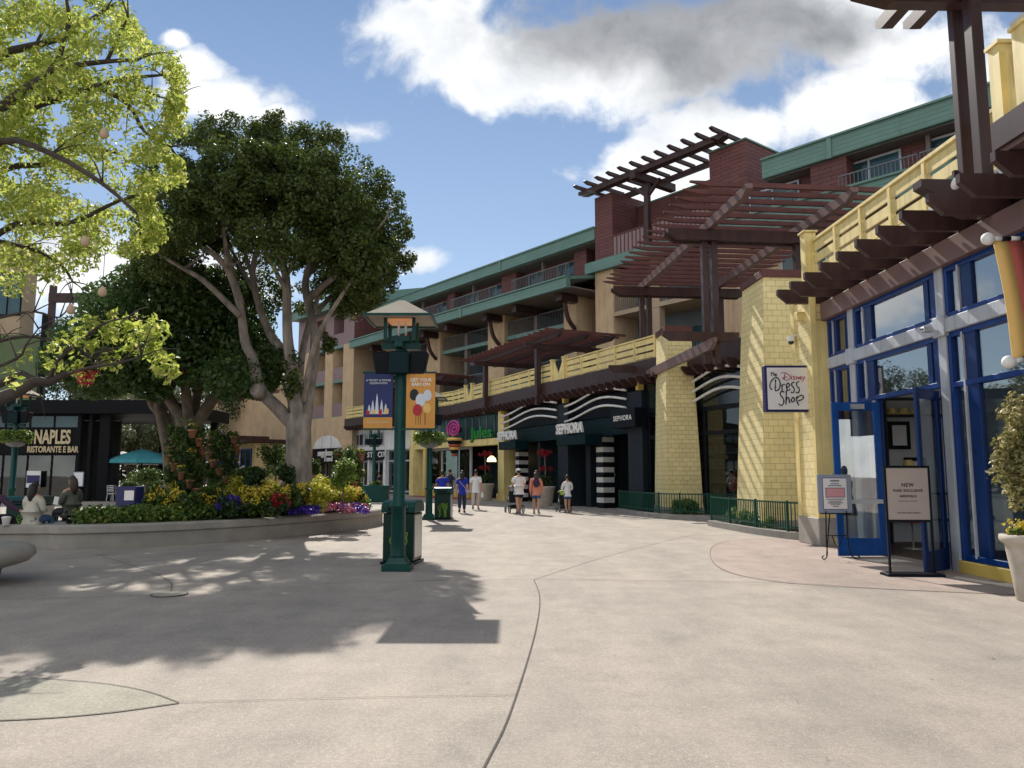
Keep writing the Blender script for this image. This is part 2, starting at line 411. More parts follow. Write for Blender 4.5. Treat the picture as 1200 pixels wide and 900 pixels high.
# text -> mesh parts
def text_obj(name, txt, size, ext, mat, parent, fn, align='CENTER', sx=1.0, bold=0.0, space=1.0):
    cu = bpy.data.curves.new('t','FONT'); cu.body = txt; cu.size = size; cu.extrude = ext; cu.align_x = align; cu.align_y = 'CENTER'
    cu.offset = bold; cu.space_character = space; cu.resolution_u = 3
    o = bpy.data.objects.new('t', cu); COL.objects.link(o)
    dg = bpy.context.evaluated_depsgraph_get()
    me = bpy.data.meshes.new_from_object(o.evaluated_get(dg))
    bpy.data.objects.remove(o); bpy.data.curves.remove(cu)
    for v in me.vertices: v.co = fn(v.co.x*sx, v.co.y, v.co.z)
    me.name = name; me.materials.clear(); me.materials.append(MATS[mat])
    ob = bpy.data.objects.new(name, me); COL.objects.link(ob)
    if parent is not None: ob.parent = parent
    return ob
def fac(w0, u0, z0): return lambda x,y,z: Vector((w0-z, u0-x, z0+y))        # text on a facade frame (w,u,z)
def front(x0, y0, z0): return lambda x,y,z: Vector((x0+x, y0-z, z0+y))      # text facing -Y
class Frame:                                                                # facade frame: x = into the building, y = along it away from the camera
    def __init__(s, P, ang): s.P = P; s.a = R(ang)
    def w(s, w, u, z): 
        c, n = math.cos(s.a), math.sin(s.a)
        return Vector((s.P[0]+w*c-u*n, s.P[1]+w*n+u*c, z))
FA = Frame((7.41,11.76), 1.6); FS = Frame((4.95,33.6), 24.5); FH = Frame((5.2,44.5), 38); FR = Frame((12.0,34.54), 41.5)
FJ = Frame((-.45,45.9), 30.5); FW = Frame((-3.92,53.07), 37); FL = Frame((-13.75,66.0), 42); FK = Frame((-20.5,72.0), 42); FB = Frame((6.2,26.0), 5.5)
# ------------------------------------------------------------------ camera, sun, sky
cam = bpy.data.cameras.new('camera'); co = bpy.data.objects.new('camera', cam); COL.objects.link(co)
co.location = (0,0,EYE); co.rotation_euler = (R(90)+PIT, 0, 0)
cam.sensor_width = 36; cam.lens = 36*FOC/1200; cam.clip_end = 3000; cam.clip_start = .05
S.camera = co
SUNEL = R(39.5); SUNAZ = R(-13.5)          # azimuth from +Y towards +X
sv = Vector((math.sin(SUNAZ)*math.cos(SUNEL), math.cos(SUNAZ)*math.cos(SUNEL), math.sin(SUNEL)))
sl = bpy.data.lights.new('sun','SUN'); sl.energy = 4.4; sl.angle = R(.55); sl.color = (1,.945,.86)
so = bpy.data.objects.new('sun', sl); COL.objects.link(so); so.rotation_euler = (-sv).to_track_quat('-Z','Y').to_euler(); so.location = (0,0,60)
S.view_settings.view_transform = 'Standard'; S.view_settings.look = 'None'; S.view_settings.gamma = 1; S.view_settings.exposure = EXPO = .43
S.view_settings.use_curve_mapping = False
wd = bpy.data.worlds.new('World'); S.world = wd; wd.use_nodes = True
nt = wd.node_tree; bg = nt.nodes['Background']
sky = nt.nodes.new('ShaderNodeTexSky'); sky.sky_type = 'NISHITA'; sky.sun_disc = False; sky.sun_elevation = SUNEL; sky.sun_rotation = SUNAZ
sky.air_density = 1.0; sky.dust_density = .0; sky.ozone_density = 3.0
def mth(op, a, b=None, clamp=False):
    n = nt.nodes.new('ShaderNodeMath'); n.operation = op; n.use_clamp = clamp
    for i, v in enumerate((a,b)):
        if v is None: continue
        if isinstance(v,(int,float)): n.inputs[i].default_value = v
        else: nt.links.new(v, n.inputs[i])
    return n.outputs[0]
tc = nt.nodes.new('ShaderNodeTexCoord'); dirv = tc.outputs['Generated']
sp = nt.nodes.new('ShaderNodeSeparateXYZ'); nt.links.new(dirv, sp.inputs[0])
ysafe = mth('MAXIMUM', sp.outputs[1], .02)
ax = mth('DIVIDE', sp.outputs[0], ysafe); bz = mth('DIVIDE', sp.outputs[2], ysafe)
cb = nt.nodes.new('ShaderNodeCombineXYZ'); nt.links.new(ax, cb.inputs[0]); nt.links.new(bz, cb.inputs[1])
def warp(vec, scale, amt):
    n = nt.nodes.new('ShaderNodeTexNoise'); n.inputs['Scale'].default_value = scale; n.inputs['Detail'].default_value = 3; nt.links.new(dirv, n.inputs['Vector'])
    a = nt.nodes.new('ShaderNodeVectorMath'); a.operation = 'SUBTRACT'; nt.links.new(n.outputs[1], a.inputs[0]); a.inputs[1].default_value = (.5,.5,.5)
    b = nt.nodes.new('ShaderNodeVectorMath'); b.operation = 'MULTIPLY_ADD'; nt.links.new(a.outputs[0], b.inputs[0]); b.inputs[1].default_value = (amt,)*3; nt.links.new(vec, b.inputs[2])
    return b.outputs[0]
pos = warp(cb.outputs[0], 9, .07)
def blob(cx, cy, rx, ry, gain=1.0):
    # a cloud bank at a direction in the sky (direction slopes), with its angular size
    r = ray(cx, cy); c = (r[0]/r[1], r[2]/r[1], 0)
    s = nt.nodes.new('ShaderNodeVectorMath'); s.operation = 'SUBTRACT'; nt.links.new(pos, s.inputs[0]); s.inputs[1].default_value = c
    m = nt.nodes.new('ShaderNodeVectorMath'); m.operation = 'MULTIPLY'; nt.links.new(s.outputs[0], m.inputs[0]); m.inputs[1].default_value = (FOC/rx, FOC/ry, 0)
    l = nt.nodes.new('ShaderNodeVectorMath'); l.operation = 'LENGTH'; nt.links.new(m.outputs[0], l.inputs[0])
    return mth('MULTIPLY', mth('SUBTRACT', 1.0, l.outputs['Value']), gain)
def union(bl):
    d = blob(*bl[0])
    for b in bl[1:]: d = mth('MAXIMUM', d, blob(*b))
    return d
thick = union([(500,30,120,75),(575,75,120,90),(690,70,210,95),(840,60,200,100),(960,20,170,90),(700,-150,420,210)])
thin = union([(262,112,105,44,.9),(232,80,62,36,.85),(205,50,34,24,.8),(318,128,50,26,.8),(770,205,120,60),(870,150,150,60),(1000,130,200,85,.8),(1090,60,150,90,.55),(1200,110,180,120,.6),(1180,-60,200,100,.9),(490,315,60,26,.6),(140,330,190,90,.9),(420,150,60,20,.35),(350,-190,200,90,.7),(640,300,90,14,.3)])
fn = nt.nodes.new('ShaderNodeTexNoise'); fn.inputs['Scale'].default_value = 7; fn.inputs['Detail'].default_value = 9; fn.inputs['Roughness'].default_value = .60; nt.links.new(pos, fn.inputs['Vector'])
fb = nt.nodes.new('ShaderNodeTexNoise'); fb.inputs['Scale'].default_value = 2.4; fb.inputs['Detail'].default_value = 7; fb.inputs['Roughness'].default_value = .58; nt.links.new(dirv, fb.inputs['Vector'])
back = mth('MULTIPLY', mth('SUBTRACT', fb.outputs[0], .47), 2.2)          # scattered cloud over the rest of the sky
isfront = mth('MULTIPLY', mth('SUBTRACT', sp.outputs[1], .10), 8, True)
den = mth('ADD', mth('MAXIMUM', thick, thin), mth('MULTIPLY', mth('SUBTRACT', fn.outputs[0], .54), 1.9))
def mixv(a, b, f):
    return mth('ADD', mth('MULTIPLY', a, mth('SUBTRACT', 1.0, f)), mth('MULTIPLY', b, f))
den = mixv(back, den, isfront)
mr = nt.nodes.new('ShaderNodeMapRange'); mr.interpolation_type = 'SMOOTHSTEP'; mr.inputs[1].default_value = .0; mr.inputs[2].default_value = .42; nt.links.new(den, mr.inputs[0])
mask = mr.outputs[0]
core = union([(760,20,300,120),(860,40,260,110),(650,-120,380,190)])
fc = nt.nodes.new('ShaderNodeTexNoise'); fc.inputs['Scale'].default_value = 4.5; fc.inputs['Detail'].default_value = 6; fc.inputs['Roughness'].default_value = .55; nt.links.new(pos, fc.inputs['Vector'])
cg = nt.nodes.new('ShaderNodeMapRange'); cg.interpolation_type = 'SMOOTHSTEP'; cg.inputs[1].default_value = .0; cg.inputs[2].default_value = .62
nt.links.new(mth('MULTIPLY', mth('ADD', core, mth('MULTIPLY', mth('SUBTRACT', fc.outputs[0], .5), 1.3)), isfront), cg.inputs[0])
gl = nt.nodes.new('ShaderNodeMapRange'); gl.inputs[1].default_value = .35; gl.inputs[2].default_value = .72; nt.links.new(fc.outputs[0], gl.inputs[0])
def wmix(a, b, f):
    m = nt.nodes.new('ShaderNodeMix'); m.data_type = 'RGBA'
    for v, s_ in ((a,m.inputs[6]),(b,m.inputs[7])):
        if isinstance(v, tuple): s_.default_value = (*v,1)
        else: nt.links.new(v, s_)
    if isinstance(f,float): m.inputs[0].default_value = f
    else: nt.links.new(f, m.inputs[0])
    return m.outputs[2]
SKYS = .10
gl2 = nt.nodes.new('ShaderNodeMapRange'); gl2.inputs[1].default_value = .36; gl2.inputs[2].default_value = .66; nt.links.new(fn.outputs[0], gl2.inputs[0])
white = wmix((8.8,8.9,9.0), wmix((6.6,6.9,7.3), (4.4,4.7,5.2), gl2.outputs[0]), gl.outputs[0])
ccol = wmix((17.5,17.2,16.6), wmix(white, wmix((3.9,4.0,4.2), (2.3,2.4,2.6), gl2.outputs[0]), cg.outputs[0]), isfront)
# thin haze whitening the low sky
hz = nt.nodes.new('ShaderNodeMapRange'); hz.inputs[1].default_value = .55; hz.inputs[2].default_value = .0; nt.links.new(sp.outputs[2], hz.inputs[0])
tn = nt.nodes.new('ShaderNodeMix'); tn.data_type = 'RGBA'; tn.blend_type = 'MULTIPLY'; tn.inputs[0].default_value = 1
nt.links.new(sky.outputs[0], tn.inputs[6]); tn.inputs[7].default_value = (.97,.87,.80,1)
skyc = wmix(tn.outputs[2], (4.0,5.0,6.6), mth('MULTIPLY', hz.outputs[0], .55))
nt.links.new(wmix(skyc, ccol, mask), bg.inputs[0]); bg.inputs[1].default_value = SKYS

# ------------------------------------------------------------------ ground
def sheet(name, pts, z, mat):
    me = bpy.data.meshes.new(name); me.from_pydata([(x,y,z) for x,y in pts], [], [list(range(len(pts)))]); me.materials.append(MATS[mat])
    o = bpy.data.objects.new(name, me); COL.objects.link(o); o['kind'] = 'structure'; return o
sheet('ground', [(-900,-300),(900,-300),(900,1600),(-900,1600)], 0, 'plaza_concrete')
ap = [(x,y) for x,y,_ in catmull([(7.3,10.25,0),(5.3,10.9,0),(4.1,11.5,0),(3.62,12.3,0),(3.55,13.5,0),(3.9,15.4,0),(4.5,17.4,0),(5.3,18.8,0),(6.3,19.6,0)], 6)]
sheet('entrance_paving', ap+[(8.4,19.4),(8.4,8.0),(7.3,8.0)], .004, 'apron_pink')
ag = [(x,y) for x,y,_ in catmull([(-2.33,5.60,0),(-2.75,5.92,0),(-3.3,6.15,0),(-4.1,6.27,0),(-5.5,6.1,0)], 6)] + [(x,y) for x,y,_ in catmull([(-5.5,5.1,0),(-4.2,5.15,0),(-3.3,5.22,0),(-2.75,5.36,0),(-2.33,5.60,0)], 6)][:-1]
sheet('aggregate_paving', ag, .004, 'aggregate')
def joint(pts, w=.014):
    P = catmull([(x,y,0) for x,y in pts], 8); L = []; Rr = []
    for i,p in enumerate(P):
        d = (P[min(i+1,len(P)-1)]-P[max(i-1,0)]).normalized(); n = Vector((-d.y,d.x,0))*w/2
        L.append((p+n)); Rr.append((p-n))
    n = len(P); me = bpy.data.meshes.new('paving_joint')
    me.from_pydata([(v.x,v.y,.008) for v in L+Rr], [], [(i,n+i,n+i+1,i+1) for i in range(n-1)]); me.materials.append(MATS['joint'])
    o = bpy.data.objects.new('paving_joint', me); COL.objects.link(o); o['kind'] = 'structure'
joint([(-.35,3.2),(-.15,4.43),(0,5.49),(.24,8.07),(.36,10.25),(.33,11.9)], .013)
joint([(-2.33,5.61),(-1.2,5.72),(.03,5.8)], .006)
joint([(-2.33,5.6),(-2.75,5.92),(-3.3,6.15),(-4.1,6.27),(-5.5,6.1)], .010)
joint([(-2.33,5.6),(-2.75,5.36),(-3.3,5.22),(-4.2,5.15),(-5.5,5.1)], .010)
joint([(7.3,10.25),(5.3,10.9),(4.1,11.5),(2.2,11.75),(.33,11.9),(-2.2,11.6),(-4.55,10.46),(-7,10.0)], .012)
joint([(4.1,11.5),(3.62,12.3),(3.55,13.5),(3.9,15.4),(4.5,17.4),(5.3,18.8)], .010)
joint([(-4.55,10.46),(-5.1,11.7),(-6.3,13.3),(-8.3,15.6)], .012)
joint([(.33,11.9),(2.0,15.5),(4.2,19.5),(5.2,21)], .010)
joint([(-4.2,21.0),(-1,20.3),(2.5,21.2),(5.5,23.6)], .012)
t = thing('drain_cover', 'round concrete drain cover set flush where three paving joints meet', 'drain cover', (-4.55,10.46,.008))
MB().lathe([(.21,0),(.21,.006)],n=28).build('lid','aggregate',t)
MB().lathe([(.235,0),(.235,.003)],n=28).build('rim','joint',t)
# scattered litter of leaves and petals on the paving
cl = []
for i in range(60):
    a = rng.random(2); cl.append((-1+a[0]*7.5, 4.5+a[1]*12, .010, .01,.01,.001))
o = leafcloud('fallen_leaf_litter', cl, 1, .045, 'leaf_varieg'); v = np.array([x.co[:] for x in o.data.vertices]); v[:,2] = .009+np.abs(v[:,2]-.01)*.15
o.data.vertices.foreach_set('co', v.astype(np.float32).ravel()); tag(o, 'dry leaf scraps and petals scattered over the plaza paving', None, None, 'stuff')
# ------------------------------------------------------------------ shared building pieces (facade coordinates: w into the building, u away along it, z up)
def window(parent, w, u0, u1, z0, z1, frame='blue_paint', glass='shop_glass', t=.07, d=.08, mull=(), bars=(), name='window', deep=0):
    m = MB(); uu = [u0]+list(mull)+[u1]
    m.box(w-d/2, w+d/2, u0, u0+t, z0, z1).box(w-d/2, w+d/2, u1-t, u1, z0, z1)
    m.box(w-d/2+.002, w+d/2-.002, u0+t, u1-t, z1-t, z1).box(w-d/2+.002, w+d/2-.002, u0+t, u1-t, z0, z0+t)
    for q in mull: m.box(w-d/2+.004, w+d/2-.004, q-t/2, q+t/2, z0+t, z1-t)
    for q in bars: m.box(w-d/2+.006, w+d/2-.006, u0+t, u1-t, q-t/2, q+t/2)
    f = m.build(name, frame, parent, bevel=.006 if t > .05 else 0)
    MB().box(w-.006+deep, w+.006+deep, u0+t*.5, u1-t*.5, z0+t*.5, z1-t*.5).build('pane', glass, f)
    return f
def wood_rail(parent, w, u0, u1, z0, z1, n, mat='yellow_paint', boards=3, post=.09):
    # balcony rail: posts, cap, wide horizontal boards with gaps
    r = MB(); L = u1-u0
    r.box(w-.06, w+.06, u0, u1, z1-.06, z1); r.box(w-.045, w+.045, u0, u1, z0, z0+.07)
    h = (z1-z0-.13)
    for k in range(boards):
        c = z0+.07+h*(k+.5)/boards
        r.box(w-.016, w+.016, u0, u1, c-h/boards*.36, c+h/boards*.36)
    o = r.build('railing', mat, parent)
    for i in range(n+1):
        u = u0+L*i/n
        MB().box(w-.05-.004, w+.05+.004, u-post/2, u+post/2, z0-.05, z1-.003).build('rail_post', mat, o)
    return o
def v_panel(parent, w, u0, u1, z0, z1):
    m = MB(); t = .22
    m.box(w-.1, w+.1, u0, u0+t, z0, z1+.12); m.box(w-.1, w+.1, u1-t, u1, z0, z1+.12)
    m.box(w-.13, w+.13, u0-.03, u0+t+.03, z1+.12, z1+.17); m.box(w-.13, w+.13, u1-t-.03, u1+.03, z1+.12, z1+.17)
    c = (u0+u1)/2
    m.prism([(u0+t,z0),(u1-t,z0),(u1-t,z1),(u1-t-.08,z1),(c,z0+.35*(z1-z0)),(u0+t+.08,z1),(u0+t,z1)], 0, w-.03, w+.03)
    return m.build('gate_panel', 'yellow_paint', parent)
RAF = [(-1.15,.33),(-1.15,.20),(-.92,.0),(.1,.0),(.1,.33)]
def rafter(parent, u, z, th=.10, w0=0.0, prof=RAF, mat='brown_wood', name='rafter'):
    return MB().prism([(w0+a, z+b) for a,b in prof], 1, u-th/2, u+th/2).build(name, mat, parent)
def metal_rail(parent, w, u0, u1, z0, z1, step=.14, mat='rail_metal', name='balcony_railing', panel=None):
    m = MB(); m.box(w-.03,w+.03,u0,u1,z1-.05,z1).box(w-.02,w+.02,u0,u1,z0,z0+.04)
    n = max(2,int((u1-u0)/step))
    for i in range(n+1):
        u = u0+(u1-u0)*i/n; m.box(w-.012,w+.012,u-.012,u+.012,z0+.04,z1-.05)
    o = m.build(name, mat, parent)
    if panel: MB().box(w+.02,w+.035,u0,u1,z0,z1-.06).build('panel', panel, o)
    return o
# ------------------------------------------------------------------ the dress shop on the right
A = thing('dress_shop', 'yellow shop with blue framed storefront, open blue doors and dark rafters under a balcony', 'shop', (*FA.P,0), FA.a)
UP = (5.5,6.62)             # pilaster
posts = [4.34, 1.09, -2.3, -5.6, -8.9]
for u in posts:
    MB().box(-.10,.10,u-.11,u+.11,0,5.08).build('post','grey_paint',A,bevel=.008)
MB().box(-.13,.13,-9.0,5.45,3.95,4.19).build('beam','grey_paint',A,bevel=.01)
for u in posts: MB().box(-.15,.155,u-.17,u+.17,3.90,4.24).build('beam_bracket','grey_paint',A,bevel=.01)
MB().box(-.20,.02,-9.0,5.52,5.07,5.47).build('fascia_board','brown_lit',A,bevel=.01)
for i in range(19): rafter(A, 5.60-.765*i, 5.472)
MB().box(-.04,6,-9.0,6.6,5.81,6.06).build('deck_edge','brown_lit',A)
MB().box(-.10,-.041,-9.0,6.62,5.90,6.18).build('deck_trim','grey_paint',A)  # brown deck edge in pale grey, the sunlight worked into its colour
MB().box(-.03,6,-9.0,6.6,6.064,6.12).build('deck_floor','roof_grey',A)
# balcony rail in yellow boards
for a,b,n in ((-.9,6.3,6),):
    wood_rail(A,.06,a,b,6.22,7.22,n,boards=3)
MB().box(-.94,-.05,-9,-1.85,5.83,6.05).build('bay_deck','brown_lit',A); MB().box(-1.0,-.941,-9,-1.83,5.90,6.28).build('bay_trim','brown_wood',A)
v_panel(A,-.84,-2.5,-1.8,6.29,7.22); wood_rail(A,-.84,-8.0,-2.52,6.29,7.36,4,boards=4)
m = MB().box(-.14,.14,6.34,6.62,6.05,7.42).box(-.18,.18,6.30,6.66,7.42,7.47); m.build('end_post','yellow_paint',A,bevel=.01)
# pilaster with shingles, corner boards and a concrete foot
MB().box(-.42,.7,UP[0]+.06,UP[1],.62,5.8).build('pilaster','yellow_shingle',A)
c = MB()
c.box(-.45,-.30,UP[0],UP[0]+.14,.62,5.79).box(-.455,-.30,UP[1]-.20,UP[1]+.02,.62,5.79)
c.box(-.30,.12,UP[0]+.002,UP[0]+.058,.62,5.06)
c.build('corner_board','yellow_paint',A,bevel=.006)
MB().box(-.47,.7,UP[0]-.01,UP[1]+.03,0,.62).build('footing','concrete_wall',A,bevel=.02)
MB().box(-.60,-.28,5.85,6.05,5.15,5.35).build('pilaster_corbel','yellow_paint',A,bevel=.01)
# plinth under the windows
MB().box(-.12,.12,-9,1.0,0,.20).box(-.12,.12,4.44,5.5,0,.20).build('plinth','yellow_dark',A,bevel=.01)
# windows: upper row and lower row, bay by bay
bays = [(4.45,5.5),(1.20,4.23),(-2.19,.98),(-5.49,-2.41),(-8.79,-5.71)]
def storewin(a,b,z0,z1,bars=(),name='window'):
    L = b-a; f = window(A,0,a,b,z0,z1,bars=bars,t=.09,d=.14,name=name)
    sl_ = .62 if L > 2 else L*.34; sr = .34 if L > 2 else .16
    for q0,q1 in (((b-sl_-.09,b-.12-sl_*.5) if L > 2 else (b-.09-sl_*.9,b-.091)),(a+.091,a+.09+sr*.42),(a+.12+sr*.5,a+.09+sr)):
        MB().box(-.05,.05,q0,q1,z0+.09,z1-.09).build('stile','navy_paint',f,bevel=.006)
    MB().box(-.075,-.03,b-.118-sl_*.485,b-.092-sl_*.455,z0+.05,z1-.05).build('stile_trim','grey_paint',f)
for i,(a,b) in enumerate(bays):
    storewin(a,b,4.19,5.07)
    if i == 1: continue
    storewin(a,b,.21,3.95,(3.06,))
storewin(1.20,4.23,3.06,3.95,(),'transom_window')
for q0,q1 in ((1.20,1.30),(3.44,3.62)): MB().box(-.06,.06,q0,q1,0,3.055).build('door_jamb','blue_paint',A,bevel=.01)
MB().box(-.09,-.061,3.50,3.56,0,3.05).build('jamb_trim','grey_paint',A)
window(A,0,3.63,4.22,.03,3.05,frame='blue_paint',t=.12,d=.13,name='side_window')
def shop_door(hinge_w, hinge_u, ang, mat, flip, label):
    # leaf drawn along local +x from the hinge, then turned
    L = .96; e = MB(); t = .024
    e.box(0,.13,-t,t,.02,3.0).box(L-.13,L,-t,t,.02,3.0).box(.13,L-.13,-t+.002,t-.002,2.83,3.0).box(.13,L-.13,-t+.002,t-.002,.02,.36)
    d = e.build('door', mat, A, bevel=.005, label=label); d.location = (hinge_w, hinge_u, 0); d.rotation_euler = (0,0,ang)
    MB().box(.12,L-.12,-.006,.006,.35,2.84).build('pane','shop_glass',d)
    h = MB()
    if flip: h.box(L-.2,L-.05,-.075,-.055,1.0,1.42).box(L-.2,L-.18,-.057,-.02,1.02,1.06).box(L-.2,L-.18,-.057,-.02,1.36,1.40)
    else: h.box(.06,L-.05,.05,.085,1.02,1.10).box(.08,.12,.02,.052,1.03,1.09).box(L-.12,L-.08,.02,.052,1.03,1.09)
    h.build('handle','metal_light',d)
    MB().box(L*.35,L*.62,*((.03,.09) if not flip else (-.09,-.03)),2.86,2.96).build('door_closer','metal_light',d)
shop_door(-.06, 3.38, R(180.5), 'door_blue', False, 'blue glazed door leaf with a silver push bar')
shop_door(-.08, 1.33, R(219), 'navy_paint', True, 'blue glazed door leaf in shade, seen edge on')  # darker navy than the other leaf, its shade put into the colour
# interior
MB().box(.25,7,-9,6.4,-.02,.012).build('interior_floor','interior_floor',A)
MB().box(6.8,7.0,-9,6.4,.02,5.8).box(.7,6.8,6.45,6.62,.02,5.8).build('interior_wall','interior_wall',A)
MB().box(.15,6.8,-9,6.4,5.3,5.4).build('interior_ceiling','interior_dark',A)
# things inside
def mannequin(w,u,dress,hat,label):
    p = FA.w(w,u,.012); t = thing('mannequin', label, 'mannequin', p, FA.a+R(90))
    MB().lathe([(.20,0),(.20,.02),(.02,.03),(.018,.75)]).build('stand','metal_light',t)
    b = MB().lathe([(.05,.78),(.16,.84),(.175,.95),(.125,1.12),(.165,1.30),(.17,1.38),(.07,1.45),(.05,1.52),(.08,1.6),(.085,1.68),(.05,1.77),(.01,1.79)])
    b.tube([(.17,0,1.38),(.23,.02,1.15),(.2,-.05,.92)],[.045,.038,.03]).tube([(-.17,0,1.38),(-.23,.02,1.15),(-.2,-.05,.92)],[.045,.038,.03])
    b.build('torso','white_paint',t)
    MB().lathe([(.27,.56),(.24,.72),(.18,.98),(.145,1.12),(.175,1.30),(.178,1.39),(.09,1.44)],n=22).build('dress',dress,t)
    if hat: MB().lathe([(.26,1.68),(.27,1.70),(.11,1.73),(.105,1.84),(.06,1.88)]).build('hat','cloth_straw',t)
mannequin(1.22,4.75,'cloth_redcloth',True,'white mannequin in red dress and straw hat inside the open doorway')
mannequin(2.3,.2,'cloth_lilac',False,'white mannequin in lilac dress deep inside to the right of the doors')
mannequin(1.2,-.8,'cloth_cream',False,'white mannequin in cream dress behind the window right of the doors')
for k,(u,z,lab) in enumerate(((1.95,2.5,'black framed picture hung high on the far wall inside the shop'),(2.3,1.65,'black framed picture hung lower on the far wall inside the shop'))):
    p = FA.w(u,6.43,z); t = thing('framed_picture', lab, 'picture', p, FA.a+R(90))
    MB().box(-.03,0,-.26,.26,-.33,.33).build('frame','black_paint',t); MB().box(-.035,-.031,-.17,.17,-.24,.24).build('print','sign_face',t)
t = thing('display_shelf','tall shelf with yellow straw hats and trays behind the open doorway','shelf',FA.w(2.3,6.15,.02),FA.a)
for z in (.5,1.1,2.9,3.3): MB().box(-.9,.9,-.2,.22,z,z+.04).build('shelf','interior_dark',t)
for x in (-.9,.86): MB().box(x,x+.04,-.2,.22,0,3.34).build('upright','interior_dark',t)
for k in range(6): tag(MB().lathe([(.17,0),(.18,.02),(.09,.05),(.085,.14),(.03,.17)],n=16).build('straw_hat','cloth_straw'),'yellow straw hat on the high shelf inside the doorway','hat','straw hats on the high shelf').location = FA.w(1.6+.27*k,6.05,2.965)
for k,(w,u) in enumerate(((1.5,3.4),(3.2,1.5),(1.5,-1.0),(3.2,4.6),(1.5,-4.0),(4.6,3.0))):
    t = thing('ceiling_lamp','small round white downlight glowing on the shop ceiling','lamp',FA.w(w,u,5.22),FA.a,'downlights in the shop ceiling'); MB().lathe([(.13,0),(.14,.07)],n=16).build('housing','metal_light',t); MB().lathe([(.115,-.012),(.115,-.004)],n=16).build('diffuser','shop_light',t)
for k in range(7):
    t = thing('soffit_lamp','tiny warm lamp tucked between the dark rafters over the storefront','lamp',FA.w(-.34,5.22-.765*k,5.62),FA.a,'tiny lamps between the rafters'); MB().lathe([(.02,.05),(.045,.03),(.05,0)],n=10).build('housing','metal_light',t); MB().ball((0,0,-.005),.032,0,10,6).build('bulb','bulb_glow',t)
p = FA.w(1.6,-3.6,.012); t = thing('display_table', 'low white display table with folded clothes behind the shop window', 'table', p, FA.a)
MB().box(-.4,.4,-.8,.8,.72,.78).build('tabletop','white_paint',t)
for i,j in ((-1,-1),(1,-1),(-1,1),(1,1)): MB().box(.35*i-.03,.35*i+.03,.74*j-.03,.74*j+.03,0,.72).build('leg','white_paint',t)
for k in range(4):
    tag(MB().box(-.12,.12,-.15,.15,0,.08+.03*(k%2)).build('folded_clothes',['cloth_coral','cloth_cream','cloth_lilac','cloth_royal'][k]), ['coral','cream','lilac','blue'][k]+' folded clothes on the display table in the shop window','clothes','folded clothes on the table')
    o = bpy.data.objects['folded_clothes' if k == 0 else 'folded_clothes.%03d'%k]; o.location = FA.w(1.6,-4.2+.4*k,.793); o.rotation_euler[2] = FA.a
# blade sign
p = FA.w(-.46,6.1,0); t = thing('blade_sign', 'square white hanging shop sign with black script and red lettering', 'sign', (6.37,17.72,3.55))
MB().box(-.53,.53,-.10,.10,-.54,.54).build('sign_box','sign_navy',t,bevel=.012)
MB().box(-.475,.475,-.106,-.1005,-.485,.485).box(-.475,.475,.1005,.106,-.485,.485).build('sign_panel','sign_face',t)
MB().bar((.53,0,.2),(.68,0,.2),.04,.04).bar((.53,0,-.2),(.68,0,-.2),.04,.04).box(.64,.68,-.03,.03,-.28,.28).build('bracket','brown_wood',t)
def script(parent, strokes, mat, r, name, off=-.109):
    m = MB()
    for s_ in strokes:
        P = [Vector(((x-332)/300*.95, off, -(y-254)/306*.97)) for x,y in s_]
        P = catmull(P, 5) if len(P) > 2 else P
        m.tube(P, [r*(.75+.35*abs(math.sin(i*.55+1))) for i in range(len(P))], 6)
    return m.build(name, mat, parent)
STH = [[(215,132),(214,150),(218,165)],[(207,146),(228,140)],[(230,133),(232,163)],[(232,152),(238,146),(241,162)],[(246,154),(252,150),(249,145),(244,152),(248,161),(255,157)]]
SDI = [[(282,142),(310,138),(345,158),(350,178),(322,194),(302,186),(296,176),(330,170)],[(310,148),(306,190)],[(360,166),(358,189)],[(360,152),(362,154)],[(386,164),(375,165),(372,172),(382,178),(380,188),(368,188)],
       [(395,189),(397,166),(412,187),(415,166)],[(434,168),(424,169),(423,186),(435,187)],[(424,177),(433,176)],[(440,168),(448,182)],[(457,166),(448,188),(434,203)]]
SDR = [[(243,188),(240,230),(236,270)],[(214,196),(200,225),(203,252),(215,263)],[(212,198),(245,172),(272,198),(271,245),(250,271),(237,268)],[(286,226),(288,270)],[(287,240),(298,226),(312,224)],[(322,250),(342,235),(338,215),(324,222),(320,250),(330,269),(346,258)],
       [(380,208),(362,213),(360,235),(376,255),(369,285),(350,280)],[(414,203),(397,211),(396,235),(413,255),(405,287),(387,281)]]
SSH = [[(302,281),(281,275),(273,300),(294,330),(295,360),(276,379),(259,365)],[(318,268),(315,320),(311,371)],[(312,345),(325,321),(335,327),(338,362)],[(366,319),(352,335),(355,351),(371,346),(376,329),(366,319)],[(392,312),(391,345),(405,378)],[(392,325),(418,305),(440,311),(434,331),(402,346)]]
script(t, STH, 'ink', .008, 'lettering'); script(t, SDI, 'ink_red', .009, 'lettering'); script(t, SDR, 'ink', .014, 'lettering'); script(t, SSH, 'ink', .015, 'lettering')
script(t, [[(664-x,y) for x,y in s_] for s_ in STH+SDR+SSH], 'ink', .012, 'lettering', .109)
